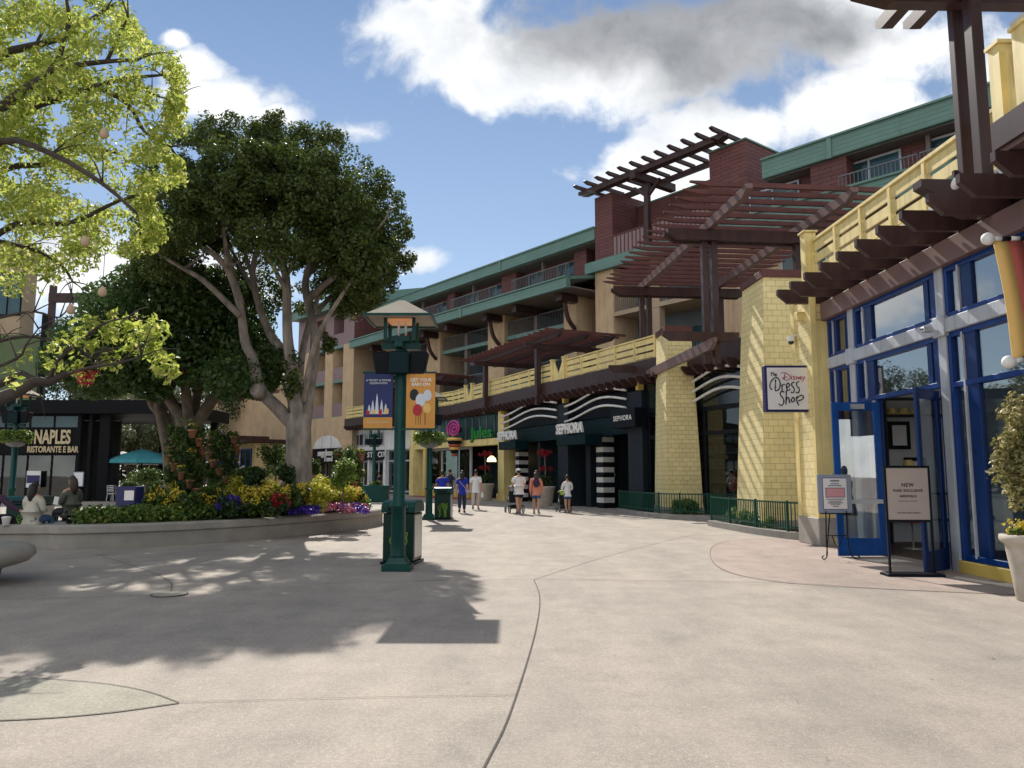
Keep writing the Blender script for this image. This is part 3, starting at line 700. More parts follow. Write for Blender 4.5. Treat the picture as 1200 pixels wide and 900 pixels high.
# cameras, floodlights
def floodlight(p, label, ang):
    t = thing('floodlight', label, 'floodlight', p, ang)
    MB().lathe([(.05,0),(.085,.10),(.10,.22),(.095,.24)],n=14).build('shade','white_paint',t).rotation_euler = (R(-130),0,R(40))
    MB().bar((0,0,0),(.75,-.05,.10),.025,.04).build('arm','white_paint',t)
floodlight(FA.w(-.62,-.55,6.05),'white floodlight on an arm under the balcony by the dark timber post',FA.a)
t = thing('security_camera','white dome security camera on the shingled corner pilaster','camera',FA.w(-.55,6.4,4.75),FA.a)
MB().lathe([(.03,.12),(.085,.1),(.09,.0),(.075,-.01)],n=14).build('housing','white_paint',t); MB().ball((0,0,-.02),.07).build('dome','glass_dark',t)
MB().bar((0,0,.13),(.14,0,.13),.04,.04).build('arm','white_paint',t)
t = thing('security_camera','small grey box camera on the grey beam above the shop doors','camera',FA.w(-.30,1.09,4.02),FA.a)
MB().box(-.12,.04,-.05,.05,-.04,.05).build('housing','metal_light',t,bevel=.01); MB().lathe([(.03,0),(.035,.01)],c=(-.12,0,0),n=10).build('lens','black_paint',t)
MB().bar((.0,0,-.02),(.16,0,-.02),.03,.03).build('arm','metal_light',t)
# ------------------------------------------------------------------ near pergola standing on the balcony edge
G = thing('balcony_pergola','tall dark brown timber pergola with twin posts on the shop balcony edge','pergola',(*FA.P,0),FA.a)
for u,h_ in ((-.62,.10),(-.20,.075)): MB().box(-.40,-.22,u-h_,u+h_,6.0,9.6).build('post','brown_wood',G,bevel=.012)
MB().prism([(-1.22,6.04),(-1.22,5.93),(-.95,5.78),(-.70,5.56),(-.50,5.49),(.0,5.49),(.0,6.04)],1,-.515,-.28).build('beam','brown_wood',G)
MB().box(-.45,-.17,-.12,-.06,5.85,6.35).build('post_bracket','brown_wood',G)
MB().prism([(-2.05,9.12),(-2.05,9.06),(-1.5,8.92),(4,8.92),(4,9.16),(-1.95,9.16)],1,-.515,-.28).build('beam','brown_wood',G)
for w in (-.98,-.49,1.4):
    MB().prism([(-6,9.165),(.62,9.165),(.80,9.27),(.80,9.40),(-6,9.40)],0,w-.1,w+.1).build('beam','brown_wood',G)
for i in range(8): MB().box(-2.0,4,-1.0-.7*i,-.9-.7*i,9.402,9.52).build('slat','brown_wood',G)
# ------------------------------------------------------------------ banner awning of the next shop
t = thing('striped_awning','yellow and red fabric awning held by black and white striped rods with ball ends','awning',(6.47,10.05,0))
cols = MB(); cur = []
for j in range(13):
    q = j/12; z = 4.72-1.68*q; bulge = -.10*math.sin(q*math.pi)-.22*q*q
    cur.append((bulge, z))
for i in range(17):
    x0 = .01+i*.20; x1 = x0+.20
    vs = []
    for (b,z) in cur: vs += [(x0, b, z), (x1, b, z)]
    cols.add(vs, [(2*j,2*j+1,2*j+3,2*j+2) for j in range(12)], 0 if i%4 == 0 else 1, True)
o = cols.build('canopy',['awning_yellow','awning_red'],t); md = o.modifiers.new('solid','SOLIDIFY'); md.thickness = .012
def rod(y,z,dy,dz,lab):
    r_ = MB(); n = 22
    for i in range(n):
        a = Vector((i*.12,y+dy*i*.12,z+dz*i*.12)); b = a+Vector((.12,dy*.12,dz*.12)); r_.tube([a,b],.032,10,i%2)
    r_.build('rod',['white_paint','black_paint'],t); MB().ball((-.06,y,z),.085,0,16,10).build('ball','white_paint',t)
rod(0,4.74,0,.02,''); rod(-.24,3.03,0,.30,'')
MB().box(3.2,3.4,-.6,.3,2.6,5.2).build('wall_bracket','white_paint',t)
# ------------------------------------------------------------------ potted shrub at the right edge
t = thing('potted_shrub','tall variegated shrub in a pale stone urn by the blue storefront','potted plant',(6.62,9.95,0))
MB().lathe([(.20,0),(.215,.02),(.245,.30),(.29,.62),(.30,.70),(.345,.73),(.36,.77),(.355,.82),(.30,.83),(.29,.77)],n=32).build('urn','pot_stone',t)
MB().lathe([(.285,.76),(.01,.79)],n=20).build('soil','soil',t)
MB().tube([(0,0,.76),(.02,.01,1.3),(0,.02,2.1)],[.035,.03,.015]).build('trunk','bark_mid',t)
leafcloud('foliage',scatter((0,.0,1.85),(.33,.33,.70),60,.13)+[(0,0,1.8,.28,.28,.62)]*6,75,.075,'leaf_varieg',t,.3)
leafcloud('bedding_flower',scatter((0,0,.90),(.30,.30,.06),16,.09),26,.055,'flower_yellow',t,.2); leafcloud('bedding_leaf',scatter((0,0,.85),(.31,.31,.05),16,.09),40,.07,'leaf_mid',t,.2)
# ------------------------------------------------------------------ sign stands by the doors
t = thing('floor_sign','black framed floor sign with taupe panel and dark lettering by open doors','sign',(6.30,12.35,0),R(-4)); t.scale = (.88,.88,.97)
fx = MB().box(-.40,-.365,-.02,.02,.05,1.78).box(.365,.40,-.02,.02,.05,1.78).box(-.365,.365,-.02,.02,1.74,1.78).box(-.365,.365,-.02,.02,.86,.90)
fx.build('frame','black_paint',t); MB().box(-.365,.365,-.012,.012,.90,1.74).build('panel','sign_taupe',t)
MB().hexa([(-.50,-.20,0),(.50,-.20,0),(.50,.20,0),(-.50,.20,0)],[(-.48,-.18,.05),(.48,-.18,.05),(.48,.18,.05),(-.48,.18,.05)]).build('base','black_paint',t,bevel=.006)
for s_,z,y in (('NEW',.085,1.46),('PARK EXCLUSIVE',.058,1.37),('ARRIVALS',.058,1.28)):
    text_obj('lettering',s_,z,.002,'ink',t,front(0,-.0145,y),space=1.2,bold=.0015)
m = MB()
for i in range(9): m.box(-.17+.038*i,-.145+.038*i,-.0145,-.012,1.195,1.208)
for i in range(12): m.box(-.20+.034*i,-.175+.034*i,-.0145,-.012,1.00,1.018+.008*(i%3==0))
m.build('small_print','ink_grey',t)
t = thing('easel_sign','grey poster board on a black wire easel beside the yellow pilaster','sign',(6.07,14.6,0),R(5))
MB().box(-.33,.33,-.02,.02,.86,1.58).build('board','board_grey',t,bevel=.008)
MB().box(-.24,.24,-.026,-.021,.93,1.52).build('border','ink_blue',t); MB().box(-.23,.23,-.030,-.0265,.94,1.51).build('poster','sign_face',t)
MB().box(-.19,.19,-.034,-.0305,1.155,1.335).build('picture_frame','ink_grey',t); MB().box(-.178,.178,-.037,-.0345,1.167,1.323).build('picture','pink_panel',t)
m = MB()
for r_,(z,w_,h_) in enumerate(((1.465,.09,.03),(1.41,.08,.016),(1.375,.13,.018))):
    n = 7
    for i in range(n): m.box(-w_+2*w_*i/n,-w_+2*w_*(i+.75)/n,-.034,-.0305,z-h_/2,z+h_/2,1 if r_ else 0)
for r_,(z,w_) in enumerate(((1.12,.17),(1.085,.12),(1.055,.15),(1.03,.10),(.99,.06))):
    n = 11
    for i in range(n): m.box(-w_+2*w_*i/n,-w_+2*w_*(i+.7)/n,-.034,-.0305,z-.008,z+.008,0)
m.build('small_print',['ink_grey','ink_blue'],t)
e = MB(); e.tube(catmull([(-.20,-.03,.9),(-.21,-.02,.4),(-.22,-.05,.14),(-.27,-.10,.05),(-.33,-.12,.03),(-.36,-.12,.07),(-.32,-.12,.09)],5),.011,6)
e.tube(catmull([(.20,-.03,.9),(.21,-.02,.4),(.22,-.05,.14),(.27,-.10,.05),(.33,-.12,.03),(.36,-.12,.07),(.32,-.12,.09)],5),.011,6)
e.tube([(0,.02,1.6),(0,.3,.5),(0,.42,.0)],.011,6).tube([(-.21,-.03,.45),(.21,-.03,.45)],.009,6).tube(catmull([(-.1,-.03,.45),(-.05,-.03,.3),(0,-.03,.25),(.05,-.03,.3),(.1,-.03,.45)],4),.009,6).bar((-.3,-.03,.855),(.3,-.03,.855),.05,.014)
e.build('easel','black_paint',t)
# ------------------------------------------------------------------ shingled towers with fences
def tower(P, name, label, zt, bw, bd, tw, td, skew):
    t = thing(name, label, 'pillar', (*P,0), R(3))
    b = [(0,0,.35),(bw,0,.35),(bw,bd,.35),(0,bd,.35)]; q = [(skew,.06,zt),(skew+tw,.06,zt),(skew+tw,.06+td,zt),(skew,.06+td,zt)]
    MB().hexa(b,q).build('shaft','yellow_shingle',t)
    MB().box(skew-.05,skew+tw+.05,.01,.11+td,zt,zt+.22).build('cap','red_wood',t,bevel=.01)
    MB().box(-.03,bw+.03,-.03,bd+.03,0,.35).build('footing','concrete_wall',t)
    return t
tower((6.75,20.9),'shingle_pillar','wide tapered pillar of yellow shingles beside the dress shop pilaster',7.05,1.75,2.1,1.25,1.7,.28)
tower((5.76,28.9),'shingle_pillar','slimmer tapered pillar of yellow shingles in front of the black shop',7.0,1.38,1.9,.98,1.5,.13)
def fence(pts, name, label, z1=.90, hcurb=.17):
    t = thing(name, label, 'fence', (0,0,0))
    P = [Vector((x,y,0)) for x,y in pts]; pk = MB(); rl = MB(); cb_ = MB()
    for a,b in zip(P[:-1],P[1:]):
        d = b-a; L = d.length; d.normalize(); n = int(L/.105)
        for i in range(n+1): pk.bar(a+d*(L*i/n)+Vector((0,0,hcurb+.02)), a+d*(L*i/n)+Vector((0,0,z1)), .022,.022)
        rl.bar(a+Vector((0,0,z1-.02)),b+Vector((0,0,z1-.02)),.05,.04); rl.bar(a+Vector((0,0,hcurb+.12)),b+Vector((0,0,hcurb+.12)),.035,.035)
        MB().bar(a+Vector((0,0,hcurb)),a+Vector((0,0,z1+.03)),.055,.055).build('post','fence_green',t)
    MB().bar(P[-1]+Vector((0,0,hcurb)),P[-1]+Vector((0,0,z1+.03)),.055,.055).build('post','fence_green',t)
    pk.build('picket','fence_green',t); rl.build('rail','fence_green',t)
    Q = catmull([(*p[:2],0) for p in pts],4)
    for a,b in zip(Q[:-1],Q[1:]): 
        cb_.bar(a+Vector((0,0,hcurb/2)), b+(b-a).normalized()*.03+Vector((0,0,hcurb/2)), .26, hcurb)
    cb_.build('curb','curb_concrete',t)
    return t
fence([(6.15,24.0),(6.30,22.5),(6.52,20.8),(6.85,19.35),(7.15,18.85)],'picket_fence','green picket fence on a curb round the wide shingled pillar')
fence([(4.45,32.2),(4.85,29.8),(5.30,28.0),(5.9,27.3),(6.8,27.0),(8.0,27.0)],'picket_fence','green picket fence on a curb round the slimmer shingled pillar')
for i,(c_,r_,l) in enumerate((((6.85,22.3),(.35,1.7),'low leafy plants behind the fence of the wide pillar'),((6.25,28.2),(.42,.45),'low leafy plants behind the fence of the slimmer pillar'))):
    tag(leafcloud('ground_cover',scatter((c_[0],c_[1],.34),(r_[0],r_[1],.26),80,.16),36,.14,'leaf_hedge',None,.2),l,None,None,'stuff')
    tag(MB().box(c_[0]-r_[0],c_[0]+r_[0]+.6,c_[1]-r_[1],c_[1]+r_[1]+.4,.0,.14).build('planting_soil','soil'),None,None,None,'structure')

def U(fr, px, py=480, w=0.0):         # where the sight line through a photo column meets a facade plane: distance along it
    r = ray(px, py); q = r[0]/r[1]; c, n = math.cos(fr.a), math.sin(fr.a)
    return ((fr.P[0]+w*c)-q*(fr.P[1]+w*n))/(n+q*c)
def Zt(fr, px, py, w=0.0):
    u = U(fr,px,py,w); p = fr.w(w,u,0); r = ray(px,py); return EYE+r[2]/r[1]*p.y
# ------------------------------------------------------------------ hotel behind the shops
H = thing('hotel_building', 'long hotel with beige piers, dark red top storey, balconies and green eaves', 'hotel', (*FH.P,0), FH.a)
UE = 28.4
def eave(parent, u0, u1, w, z0, z1, depth=12, rise=.1, seams=()):
    m = MB(); m.box(w-.06,w+.25,u0,u1,z0,z1); m.box(w-.16,w+.30,u0-.02,u1+.02,z1,z1+.09)
    o = m.build('eave_fascia','green_fascia',parent)
    for s_ in seams: MB().box(w-.13,w-.061,s_-.10,s_+.10,z0-.05,z1+.05).build('downspout','green_metal',parent)
    return o
eave(H,.35,UE,0,15.55,16.25,seams=(9.7,))
MB().box(.25,12,.35,UE,16.0,16.16).build('roof','green_metal',H)
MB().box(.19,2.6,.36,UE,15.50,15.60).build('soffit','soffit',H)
MB().box(1.5,12,.4,UE-.1,13.2,15.5).build('upper_wall','red_siding',H)
# lower eave and its sloping roof
eave(H,.45,UE,-2.2,12.32,12.92,seams=(11.3,))
MB().prism([(-2.15,12.98),(1.6,13.75),(1.6,13.55),(-2.15,12.80)],1,.47,UE-.02).build('roof','green_metal',H)
MB().box(-1.95,2.6,.46,UE-.02,12.38,12.46).build('soffit','soffit',H)
for a,b in ((1.9,3.05),(8.95,10.6),(16.6,17.6),(24.3,25.6)): MB().box(.75,1.6,a,b,13.3,15.52).build('pier','red_siding',H)
for a in (5.9,13.87,21): MB().box(.55,.75,a-.08,a+.08,13.6,15.52).build('post','soffit',H)
for a,b in ((3.1,8.9),(10.65,16.55),(17.65,24.25)):
    metal_rail(H,.35,a,b,13.7,14.82,.16)
    c = (a+b)/2
    for q in (c+.7,c-2.3): window(H,1.46,q,q+1.7,13.85,15.3,frame='mauve_panel',glass='glass_teal',mull=(q+.85,),d=.1,t=.08)
COLS = [(1.9,3.05),(9.1,11.0),(17.15,19.1),(25.4,27.4)]
for a,b in COLS:
    MB().box(-.15,2.3,a,b,5,12.38).build('pier','beige_stucco',H,bevel=.01)
    MB().tube(catmull([(-.2,(a+b)/2-.5,10.3),(-.75,(a+b)/2-.5,10.9),(-1.05,(a+b)/2-.5,11.9)],5),.14,6).build('brace','brown_wood',H)
    MB().box(-1.5,-.16,(a+b)/2-.75,(a+b)/2-.2,11.9,12.3).build('outrigger','brown_wood',H)
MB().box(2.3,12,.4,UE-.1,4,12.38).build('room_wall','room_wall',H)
for a,b in ((3.05,9.1),(11.0,17.15),(19.1,25.4)):
    c = (a+b)/2
    MB().box(.1,.42,c-.17,c+.17,5,12.38).build('post','soffit',H)
    MB().box(-1.7,1.9,c-.2,c+.2,11.85,12.3).build('outrigger','brown_wood',H)
    for zf in (10.62,7.42):
        MB().box(.02,2.3,a+.005,b-.005,zf,zf+.24).build('balcony_slab','green_metal',H)
        for q0,q1 in ((a+.01,c-.18),(c+.18,b-.01)):
            metal_rail(H,.16,q0,q1,zf+.26,zf+1.28,.15)
            window(H,2.24,q0+.35,q1-.6,zf+.26,zf+1.5+.75,frame='rail_metal',glass='glass_teal',mull=((q0+q1)/2,),t=.08,d=.1)
        MB().box(.5,2.3,c-.08,c+.08,zf+.24,zf+2.9).build('party_wall','room_wall',H)
# the taller middle block
M_ = thing('hotel_block', 'taller hotel block with dark red brick piers carrying a roof pergola', 'hotel', (*FH.P,0), FH.a)
MB().box(0,3,-1.1,.4,5,13.5).build('pier','beige_stucco',M_,bevel=.01); MB().box(0,5,-12.6,-8.1,5,13.5).build('pier','beige_stucco',M_,bevel=.01)
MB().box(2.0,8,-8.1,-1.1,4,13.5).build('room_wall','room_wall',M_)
MB().box(.05,.5,-4.5,-3.9,5,13.5).build('post','beige_dark',M_)
for zf in (10.62,7.42):
    MB().box(.02,2,-8.095,-1.105,zf,zf+.24).build('balcony_slab','beige_dark',M_)
    for a,b in ((-8.09,-4.51),(-3.89,-1.11)):
        metal_rail(M_,.16,a,b,zf+.26,zf+1.28,.15)
        window(M_,1.94,a+.3,b-.4,zf+.26,zf+2.3,frame='rail_metal',glass='glass_teal',mull=((a+b)/2,),t=.08,d=.1)
MB().box(-.35,.2,-12.7,.9,13.45,14.1).build('eave_fascia','green_fascia',M_)
MB().box(.01,4.5,-1.1,.35,14.1,18.1).build('pier','red_siding',M_); MB().box(.01,4.8,-10.3,-8.1,14.1,18.05).build('pier','red_siding',M_)
MB().box(-.05,4.9,-10.36,-8.05,18.05,18.13).build('coping','green_metal',M_)
MB().box(2.2,8,-8.1,-1.1,14.1,17.6).build('upper_wall','red_siding',M_); MB().box(2.15,8,-8.1,-1.1,17.6,17.7).build('coping','green_metal',M_)
for a,b in ((-4.2,-2.2),(-8.0,-5.7)): window(M_,2.15,a,b,14.3,16.2,frame='grey_paint',glass='glass_teal',mull=(a+(b-a)*.55,),t=.09,d=.1)
m = MB(); m.box(.03,.07,-8.09,-1.11,14.12,15.35); o = m.build('balcony_railing','mauve_panel',M_)
m = MB(); m.box(-.02,.10,-8.09,-1.11,15.35,15.43)
for i in range(24): m.box(.0,.028,-8.05+.3*i,-8.0+.3*i,14.12,15.35)
m.build('batten','red_wood',o)
PG = thing('roof_pergola', 'dark timber pergola with upturned slats high on the hotel roof', 'pergola', (*FH.P,0), FH.a)
MB().box(-.25,.0,-4.1,-3.8,14.12,17.95).build('post','brown_wood',PG)
for w in (-.75,-.45,1.6): MB().prism([(-9.7,18.45),(-9.7,18.25),(-9.3,18.13),(.5,18.13),(.9,18.25),(.9,18.45)],0,w-.08,w+.08).build('beam','brown_wood',PG)
for u in (-3.95,): MB().box(-1.3,2.1,u-.2,u+.2,17.7,18.12).build('beam','brown_wood',PG)
for u in (-.3,-9.2): MB().box(-1.2,2.1,u-.12,u+.12,18.13-.0,18.128+.0+.001).build('plate','brown_wood',PG)
for s_ in (-1,1): MB().bar((-.1,-3.95+.1*s_,17.0),(-.1,-3.95+.95*s_,17.7),.15,.15).build('brace','brown_wood',PG)
for i in range(12): MB().prism([(-1.5,18.62),(-1.5,18.54),(-1.25,18.46),(1.8,18.46),(1.8,18.66),(-1.45,18.66)],1,0.55-.90*i-.075,0.55-.90*i+.075).build('slat','brown_wood',PG)
# right wing
W_ = thing('hotel_wing', 'right hotel wing with dark red top storey between two green fascias', 'hotel', (*FR.P,0), FR.a)
eave(W_,-16,.3,0,15.35,16.22,seams=(U(FR,972,160),))
MB().box(.25,12,-16,.3,15.9,16.1).build('roof','green_metal',W_); MB().box(.19,2.8,-16,.3,15.3,15.38).build('soffit','soffit',W_)
MB().box(1.0,12,-16,.3,12.5,15.3).build('upper_wall','red_siding',W_)
u1,u2,u3 = U(FR,956,190,.7),U(FR,972,190,.7),U(FR,998,185,.7)
MB().box(.15,1.1,u3,u1,12.9,15.32).build('pier','red_siding',W_)
MB().box(.6,.75,U(FR,1086,150,.6)-.08,U(FR,1086,150,.6)+.08,12.9,15.32).build('post','soffit',W_)
for a,b in ((u1+.1,2.1),(U(FR,1086,150,.3),u3-.1),(-15.9,U(FR,1086,150,.3)-.1)):
    metal_rail(W_,-.9,a,b,13.16,14.05,.16)
for a in (U(FR,950,200,2.1),U(FR,1068,170,2.1),U(FR,1180,140,2.1)): window(W_,.94,a,a+2.6,13.6,15.2,frame='grey_paint',glass='glass_teal',mull=(a+1.35,),t=.09,d=.1)
eave(W_,-16,1.2,-1.6,12.25,13.15); MB().box(-1.5,2.2,-16,1.2,12.2,12.3).build('soffit','soffit',W_); MB().box(-1.4,2.2,-16,1.2,12.9,13.1).build('balcony_floor','roof_grey',W_)
MB().box(.3,12,-16,2.2,4,12.3).build('wall','beige_stucco',W_)
for a in (-2.5,-6.5,-10.5): window(W_,.26,a,a+2.2,9.6,11.6,frame='grey_paint',glass='glass_teal',mull=(a+1.1,),t=.09,d=.1)
# left block of the hotel
Lb = thing('hotel_corner_block', 'beige hotel block with slot balconies and a mauve top floor behind the big tree', 'hotel', (*FL.P,0), FL.a)
ua,ub = U(FL,402,430),U(FL,390,430); uc,ud = U(FL,381,430),U(FL,366,430)
MB().box(0,9,.0,ua,3.9,13.0).box(0,9,ub,uc,3.9,13.0).build('wall','beige_stucco',Lb)
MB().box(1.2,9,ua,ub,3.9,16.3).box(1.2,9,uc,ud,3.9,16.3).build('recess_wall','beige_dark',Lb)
MB().box(0,1.2,ua,ub,3.9,6.6).box(0,1.2,uc,ud,3.9,6.6).build('wall','beige_stucco',Lb)
MB().box(0,9,ud,ud+3,0,13.0).build('wall','beige_stucco',Lb)
MB().box(0,9,.0,ua,13.0,16.3).box(0,9,ub,uc,13.0,16.3).box(0,9,ud,ud+3,13.0,16.3).box(0,1.2,ua,ub,15.8,16.3).box(0,1.2,uc,ud,15.8,16.3).build('upper_wall','mauve_panel',Lb)
MB().box(0,9,-.012,-.002,13.0,17.2).build('side_cladding','red_siding',Lb); MB().box(.02,9,-.014,-.003,3.9,13.0).build('side_wall','beige_dark',Lb)  # side sheet in darker beige, shade of this face put into the colour
for a,b in ((ua,ub),(uc,ud)):
    for zf in (6.7,9.9,13.0):
        MB().box(.02,1.2,a,b,zf-.25,zf).build('balcony_slab','green_metal',Lb); MB().box(.06,.12,a,b,zf,zf+1.1).build('balcony_railing','mauve_panel',Lb)
        window(Lb,1.14,a+.3,b-.3,zf+.1,zf+2.1,frame='rail_metal',glass='glass_teal',t=.09,d=.1)
eave(Lb,-.9,ud+3,-.9,16.2,16.95); MB().box(-.7,9,-.9,ud+3,16.25,16.4).build('roof','green_metal',Lb)
MB().prism([(-.9,16.96),(-.9,16.2),(9,18.4),(9,19.3)],1,-1.0,-.75).build('side_fascia','green_fascia',Lb)
MB().prism([(-.9,16.9),(9,19.25),(9,19.1),(-.9,16.7)],1,-.74,ud+3).build('roof','green_metal',Lb)
# ground floor of that block: an arched shop front
uA,uB = U(FL,399,540),U(FL,367,540)
MB().box(.0,9,.0,uA,0,3.9).box(0,9,uB,ud+.01,0,3.9).build('wall','beige_stucco',Lb)
uc_ = (uA+uB)/2; rr = (uB-uA)/2
arc = [(uc_+rr*math.cos(a),3.85+1.15*math.sin(a)) for a in [math.pi*k/14 for k in range(15)]]
MB().prism(arc,0,-.03,.06).build('arch_panel','white_paint',Lb)
for k in (-.33,.33): MB().box(-.05,-.031,uc_+rr*k-.06,uc_+rr*k+.06,3.86,4.85).build('arch_mullion','grey_paint',Lb)
MB().box(-.12,.1,uA+.02,uB-.02,2.55,3.84).build('sign_band','black_paint',Lb)
MB().box(.6,.8,uA,uB,0,2.6).build('shop_window','glass_dark',Lb)
m = MB()
for k in (.08,.45,.7,.97): q = uA+(uB-uA)*k; m.box(.5,.58,q-.05,q+.05,0,2.5)
m.build('window_frame','rail_metal',Lb)
t = thing('shop_sign','white two line lettering on the dark band under the arch','sign',FL.w(-.16,uc_,3.2),FL.a)
text_obj('lettering','sugoboo',.78,.03,'white_paint',t,lambda x,y,z: Vector((-z,-x,y+.22)),bold=.02); text_obj('lettering','Travel',.62,.03,'white_paint',t,lambda x,y,z: Vector((-z,-x-.6,y-.32)),bold=.02)
# low beige building further left
K = thing('restaurant_building','low beige building with dark pergola eave and blue windows behind the trees','building',(*FK.P,0),FK.a)
MB().box(0,10,0,3.2,0,9.7).box(.4,10,3.2,22,0,9.5).build('wall','beige_stucco',K); MB().box(-.2,10.2,-.3,3.4,9.7,10.1).build('coping','beige_dark',K)
MB().box(.5,11,3.4,21,9.5,12.5).build('upper_wall','red_siding',K)
MB().box(-3.2,.4,1.0,9.5,0,4.4).build('front_room','cream_stucco',K)
for a in (1.6,4.6): window(K,-3.25,a,a+2.4,1.4,3.9,frame='blue_paint',glass='glass_dark',mull=(a+1.2,),t=.14,d=.12)
MB().box(-4.4,.3,.5,10,4.45,4.75).build('eave','brown_wood',K)
for i in range(12): MB().box(-5.0,-2,.7+.8*i,.9+.8*i,4.76,5.0).build('rafter','brown_wood',K)
MB().box(-5.6,-5.3,-1,12,.6,1.35).build('low_wall','red_wood',K)
t = thing('market_umbrella','pale parasol half open in front of the low beige building','umbrella',FK.w(-5.5,2.5,0),FK.a)
MB().tube([(0,0,0),(0,0,3.1)],.05).build('pole','brown_wood',t); MB().lathe([(1.6,2.6),(.9,2.95),(.04,3.35)],n=8,sm=False).build('canopy','canvas_white',t)
# ------------------------------------------------------------------ shops under the terrace
SP_ = thing('cosmetics_shop','black brick shop with two entrances, striped columns and white wavy bars','shop',(*FS.P,0),FS.a)
def terrace(parent, u0, u1, fr, depth=9, raf=True):
    MB().box(-.25,depth,u0,u1,5.82,6.12).build('deck','roof_grey',parent)
    MB().box(-.34,-.251,u0,u1,5.62,6.30).build('fascia_board','brown_wood',parent)
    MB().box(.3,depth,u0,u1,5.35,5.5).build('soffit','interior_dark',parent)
    if raf:
        n = int((u1-u0)/.62)
        for i in range(n): rafter(parent,u0+.3+.62*i,5.28,.12,.0,[(-.75,.33),(-.75,.22),(-.5,.0),(.3,.0),(.3,.33)],'brown_wood')
terrace(SP_,-8.5,13.25,FS)
for a,b,n in ((-2.6,5.0,5),(6.6,13.25,5)): wood_rail(SP_,-.15,a,b,6.28,7.28,n,boards=3)
v_panel(SP_,-.18,5.05,6.55,6.28,7.28)
u706,u607,u735 = U(FS,707,560,.35),U(FS,608,560,.35),U(FS,736,560,.6)
u700,u719,u604,u622 = U(FS,699,560,.35),U(FS,719,560,.35),U(FS,604,560,.35),U(FS,622,560,.35)
MB().box(1.6,9,-8.5,13.2,0,5.5).build('wall','black_paint',SP_)
for a,b in ((-1.45,-.35),(5.05,6.1),): MB().box(-.1,1.6,a,b,0,5.1).build('pilaster','black_brick',SP_,bevel=.01)
for a,b in ((3.9,4.35),(9.3,9.6)): MB().box(.5,1.6,a,b,0,3.4).build('pilaster','black_brick',SP_)
for a,b in ((-.35,5.05),(6.1,12.6)): MB().box(.2,1.6,a+.002,b-.002,3.35,4.15).build('entrance_header','dark_teal',SP_)
MB().box(-.7,.19,2.3,5.1,2.95,3.42).build('canopy','dark_teal',SP_,bevel=.01); MB().box(-.6,.19,10.2,12.5,2.95,3.42).build('canopy','dark_teal',SP_,bevel=.01)
MB().box(-.55,.19,-1.6,.3,3.55,4.35).build('canopy','black_paint',SP_,bevel=.01)
for nm,uu,z,fr_w in (('large',3.75,3.72,-.72),('far',11.5,3.72,-.52)):
    t = thing('shop_sign','raised white capital letters over the %s black entrance'%('nearer' if nm=='large' else 'farther'),'sign',FS.w(fr_w,uu,z),FS.a)
    text_obj('lettering','SEPHORA',.66,.05,'white_paint',t,lambda x,y,z_: Vector((-z_,-x,y)),bold=.024,sx=.92)
t = thing('shop_sign','small white capitals on a black box beside the right pilaster','sign',FS.w(-.562,-.65,3.95),FS.a)
text_obj('lettering','SEPHORA',.30,.006,'white_paint',t,lambda x,y,z_: Vector((-z_,-x,y)),bold=.006,sx=1.0,space=1.15)
def striped(u0,u1,w0,w1):
    m = MB(); 
    for i in range(13): m.box(w0,w1,u0,u1,.25+.235*i,.25+.235*(i+1),i%2)
    m.box(w0+.02,w1,u0+.02,u1-.02,0,.25,1)
    m.build('striped_column',['white_tile','black_paint'],SP_)
striped(u706,u700,.35,.95); striped(-.34,-.1,.6,1.5); striped(u607,u604,.35,.95)
MB().box(1.3,1.6,u700+.05,3.9,0,3.3).build('door','glass_dark',SP_); MB().box(1.3,1.6,6.2,u622-.05,0,3.3).build('door','glass_dark',SP_)
for u in (2.95,7.6): MB().tube(catmull([(1.2,u,1.0),(1.12,u+.1,1.15),(1.2,u,1.35),(1.28,u,1.55),(1.2,u+.05,1.75)],4),.03,6).build('door_handle','metal_light',SP_)
def waves(u0,u1):
    for k,z in enumerate((4.40,4.78,5.16)):
        P = [(-.22-.05*math.sin(t_*6),u0+(u1-u0)*t_, z+.26*math.sin(t_*math.pi*1.35+.1)-.20*t_*0) for t_ in [i/16 for i in range(17)]]
        MB().tube(P,.055,7).build('wavy_bar','white_paint',SP_)
waves(-.45,5.15); waves(6.0,13.0); waves(-8.2,-4.2)
for u in (5.15,12.95,-1.4): MB().box(-.3,.0,u-.08,u+.08,5.1,5.58).build('corbel','yellow_dark',SP_)
MB().box(.3,1.5,-.34,5.04,4.2,5.3).build('clerestory_window','black_paint',SP_); MB().box(.3,1.5,6.11,13.0,4.2,5.3).build('clerestory_window','black_paint',SP_)
# display window to the right, with shelves behind the glass
window(SP_,.2,-8.4,-1.5,.5,4.1,frame='black_paint',glass='dark_glass',mull=(-3.6,-5.2),bars=(3.1,),t=.16,d=.14,name='display_window')
MB().box(.1,.5,-8.5,-1.46,0,.5).build('plinth','black_paint',SP_); MB().box(.1,.4,-8.5,-1.46,4.1,5.4).build('upper_window','glass_dark',SP_)
m = MB()
for k in range(5): m.box(.9,1.55,-8.2,-1.7,.7+.55*k,.74+.55*k)
m.build('shelf','white_tile',SP_)
m = MB()
for k in range(4):
    for i in range(34):
        h = .12+.2*random.random(); m.box(1.0,1.25,-8.1+.19*i,-7.97+.19*i,.742+.55*k,.742+.55*k+h,random.randrange(4))
for i in range(12): m.box(.4,.75,-8.0+.5*i,-7.75+.5*i,.5,.75+.2*random.random(),random.randrange(4))
m.build('merchandise',['cloth_coral','cloth_cream','cloth_lilac','metal_light'],SP_)
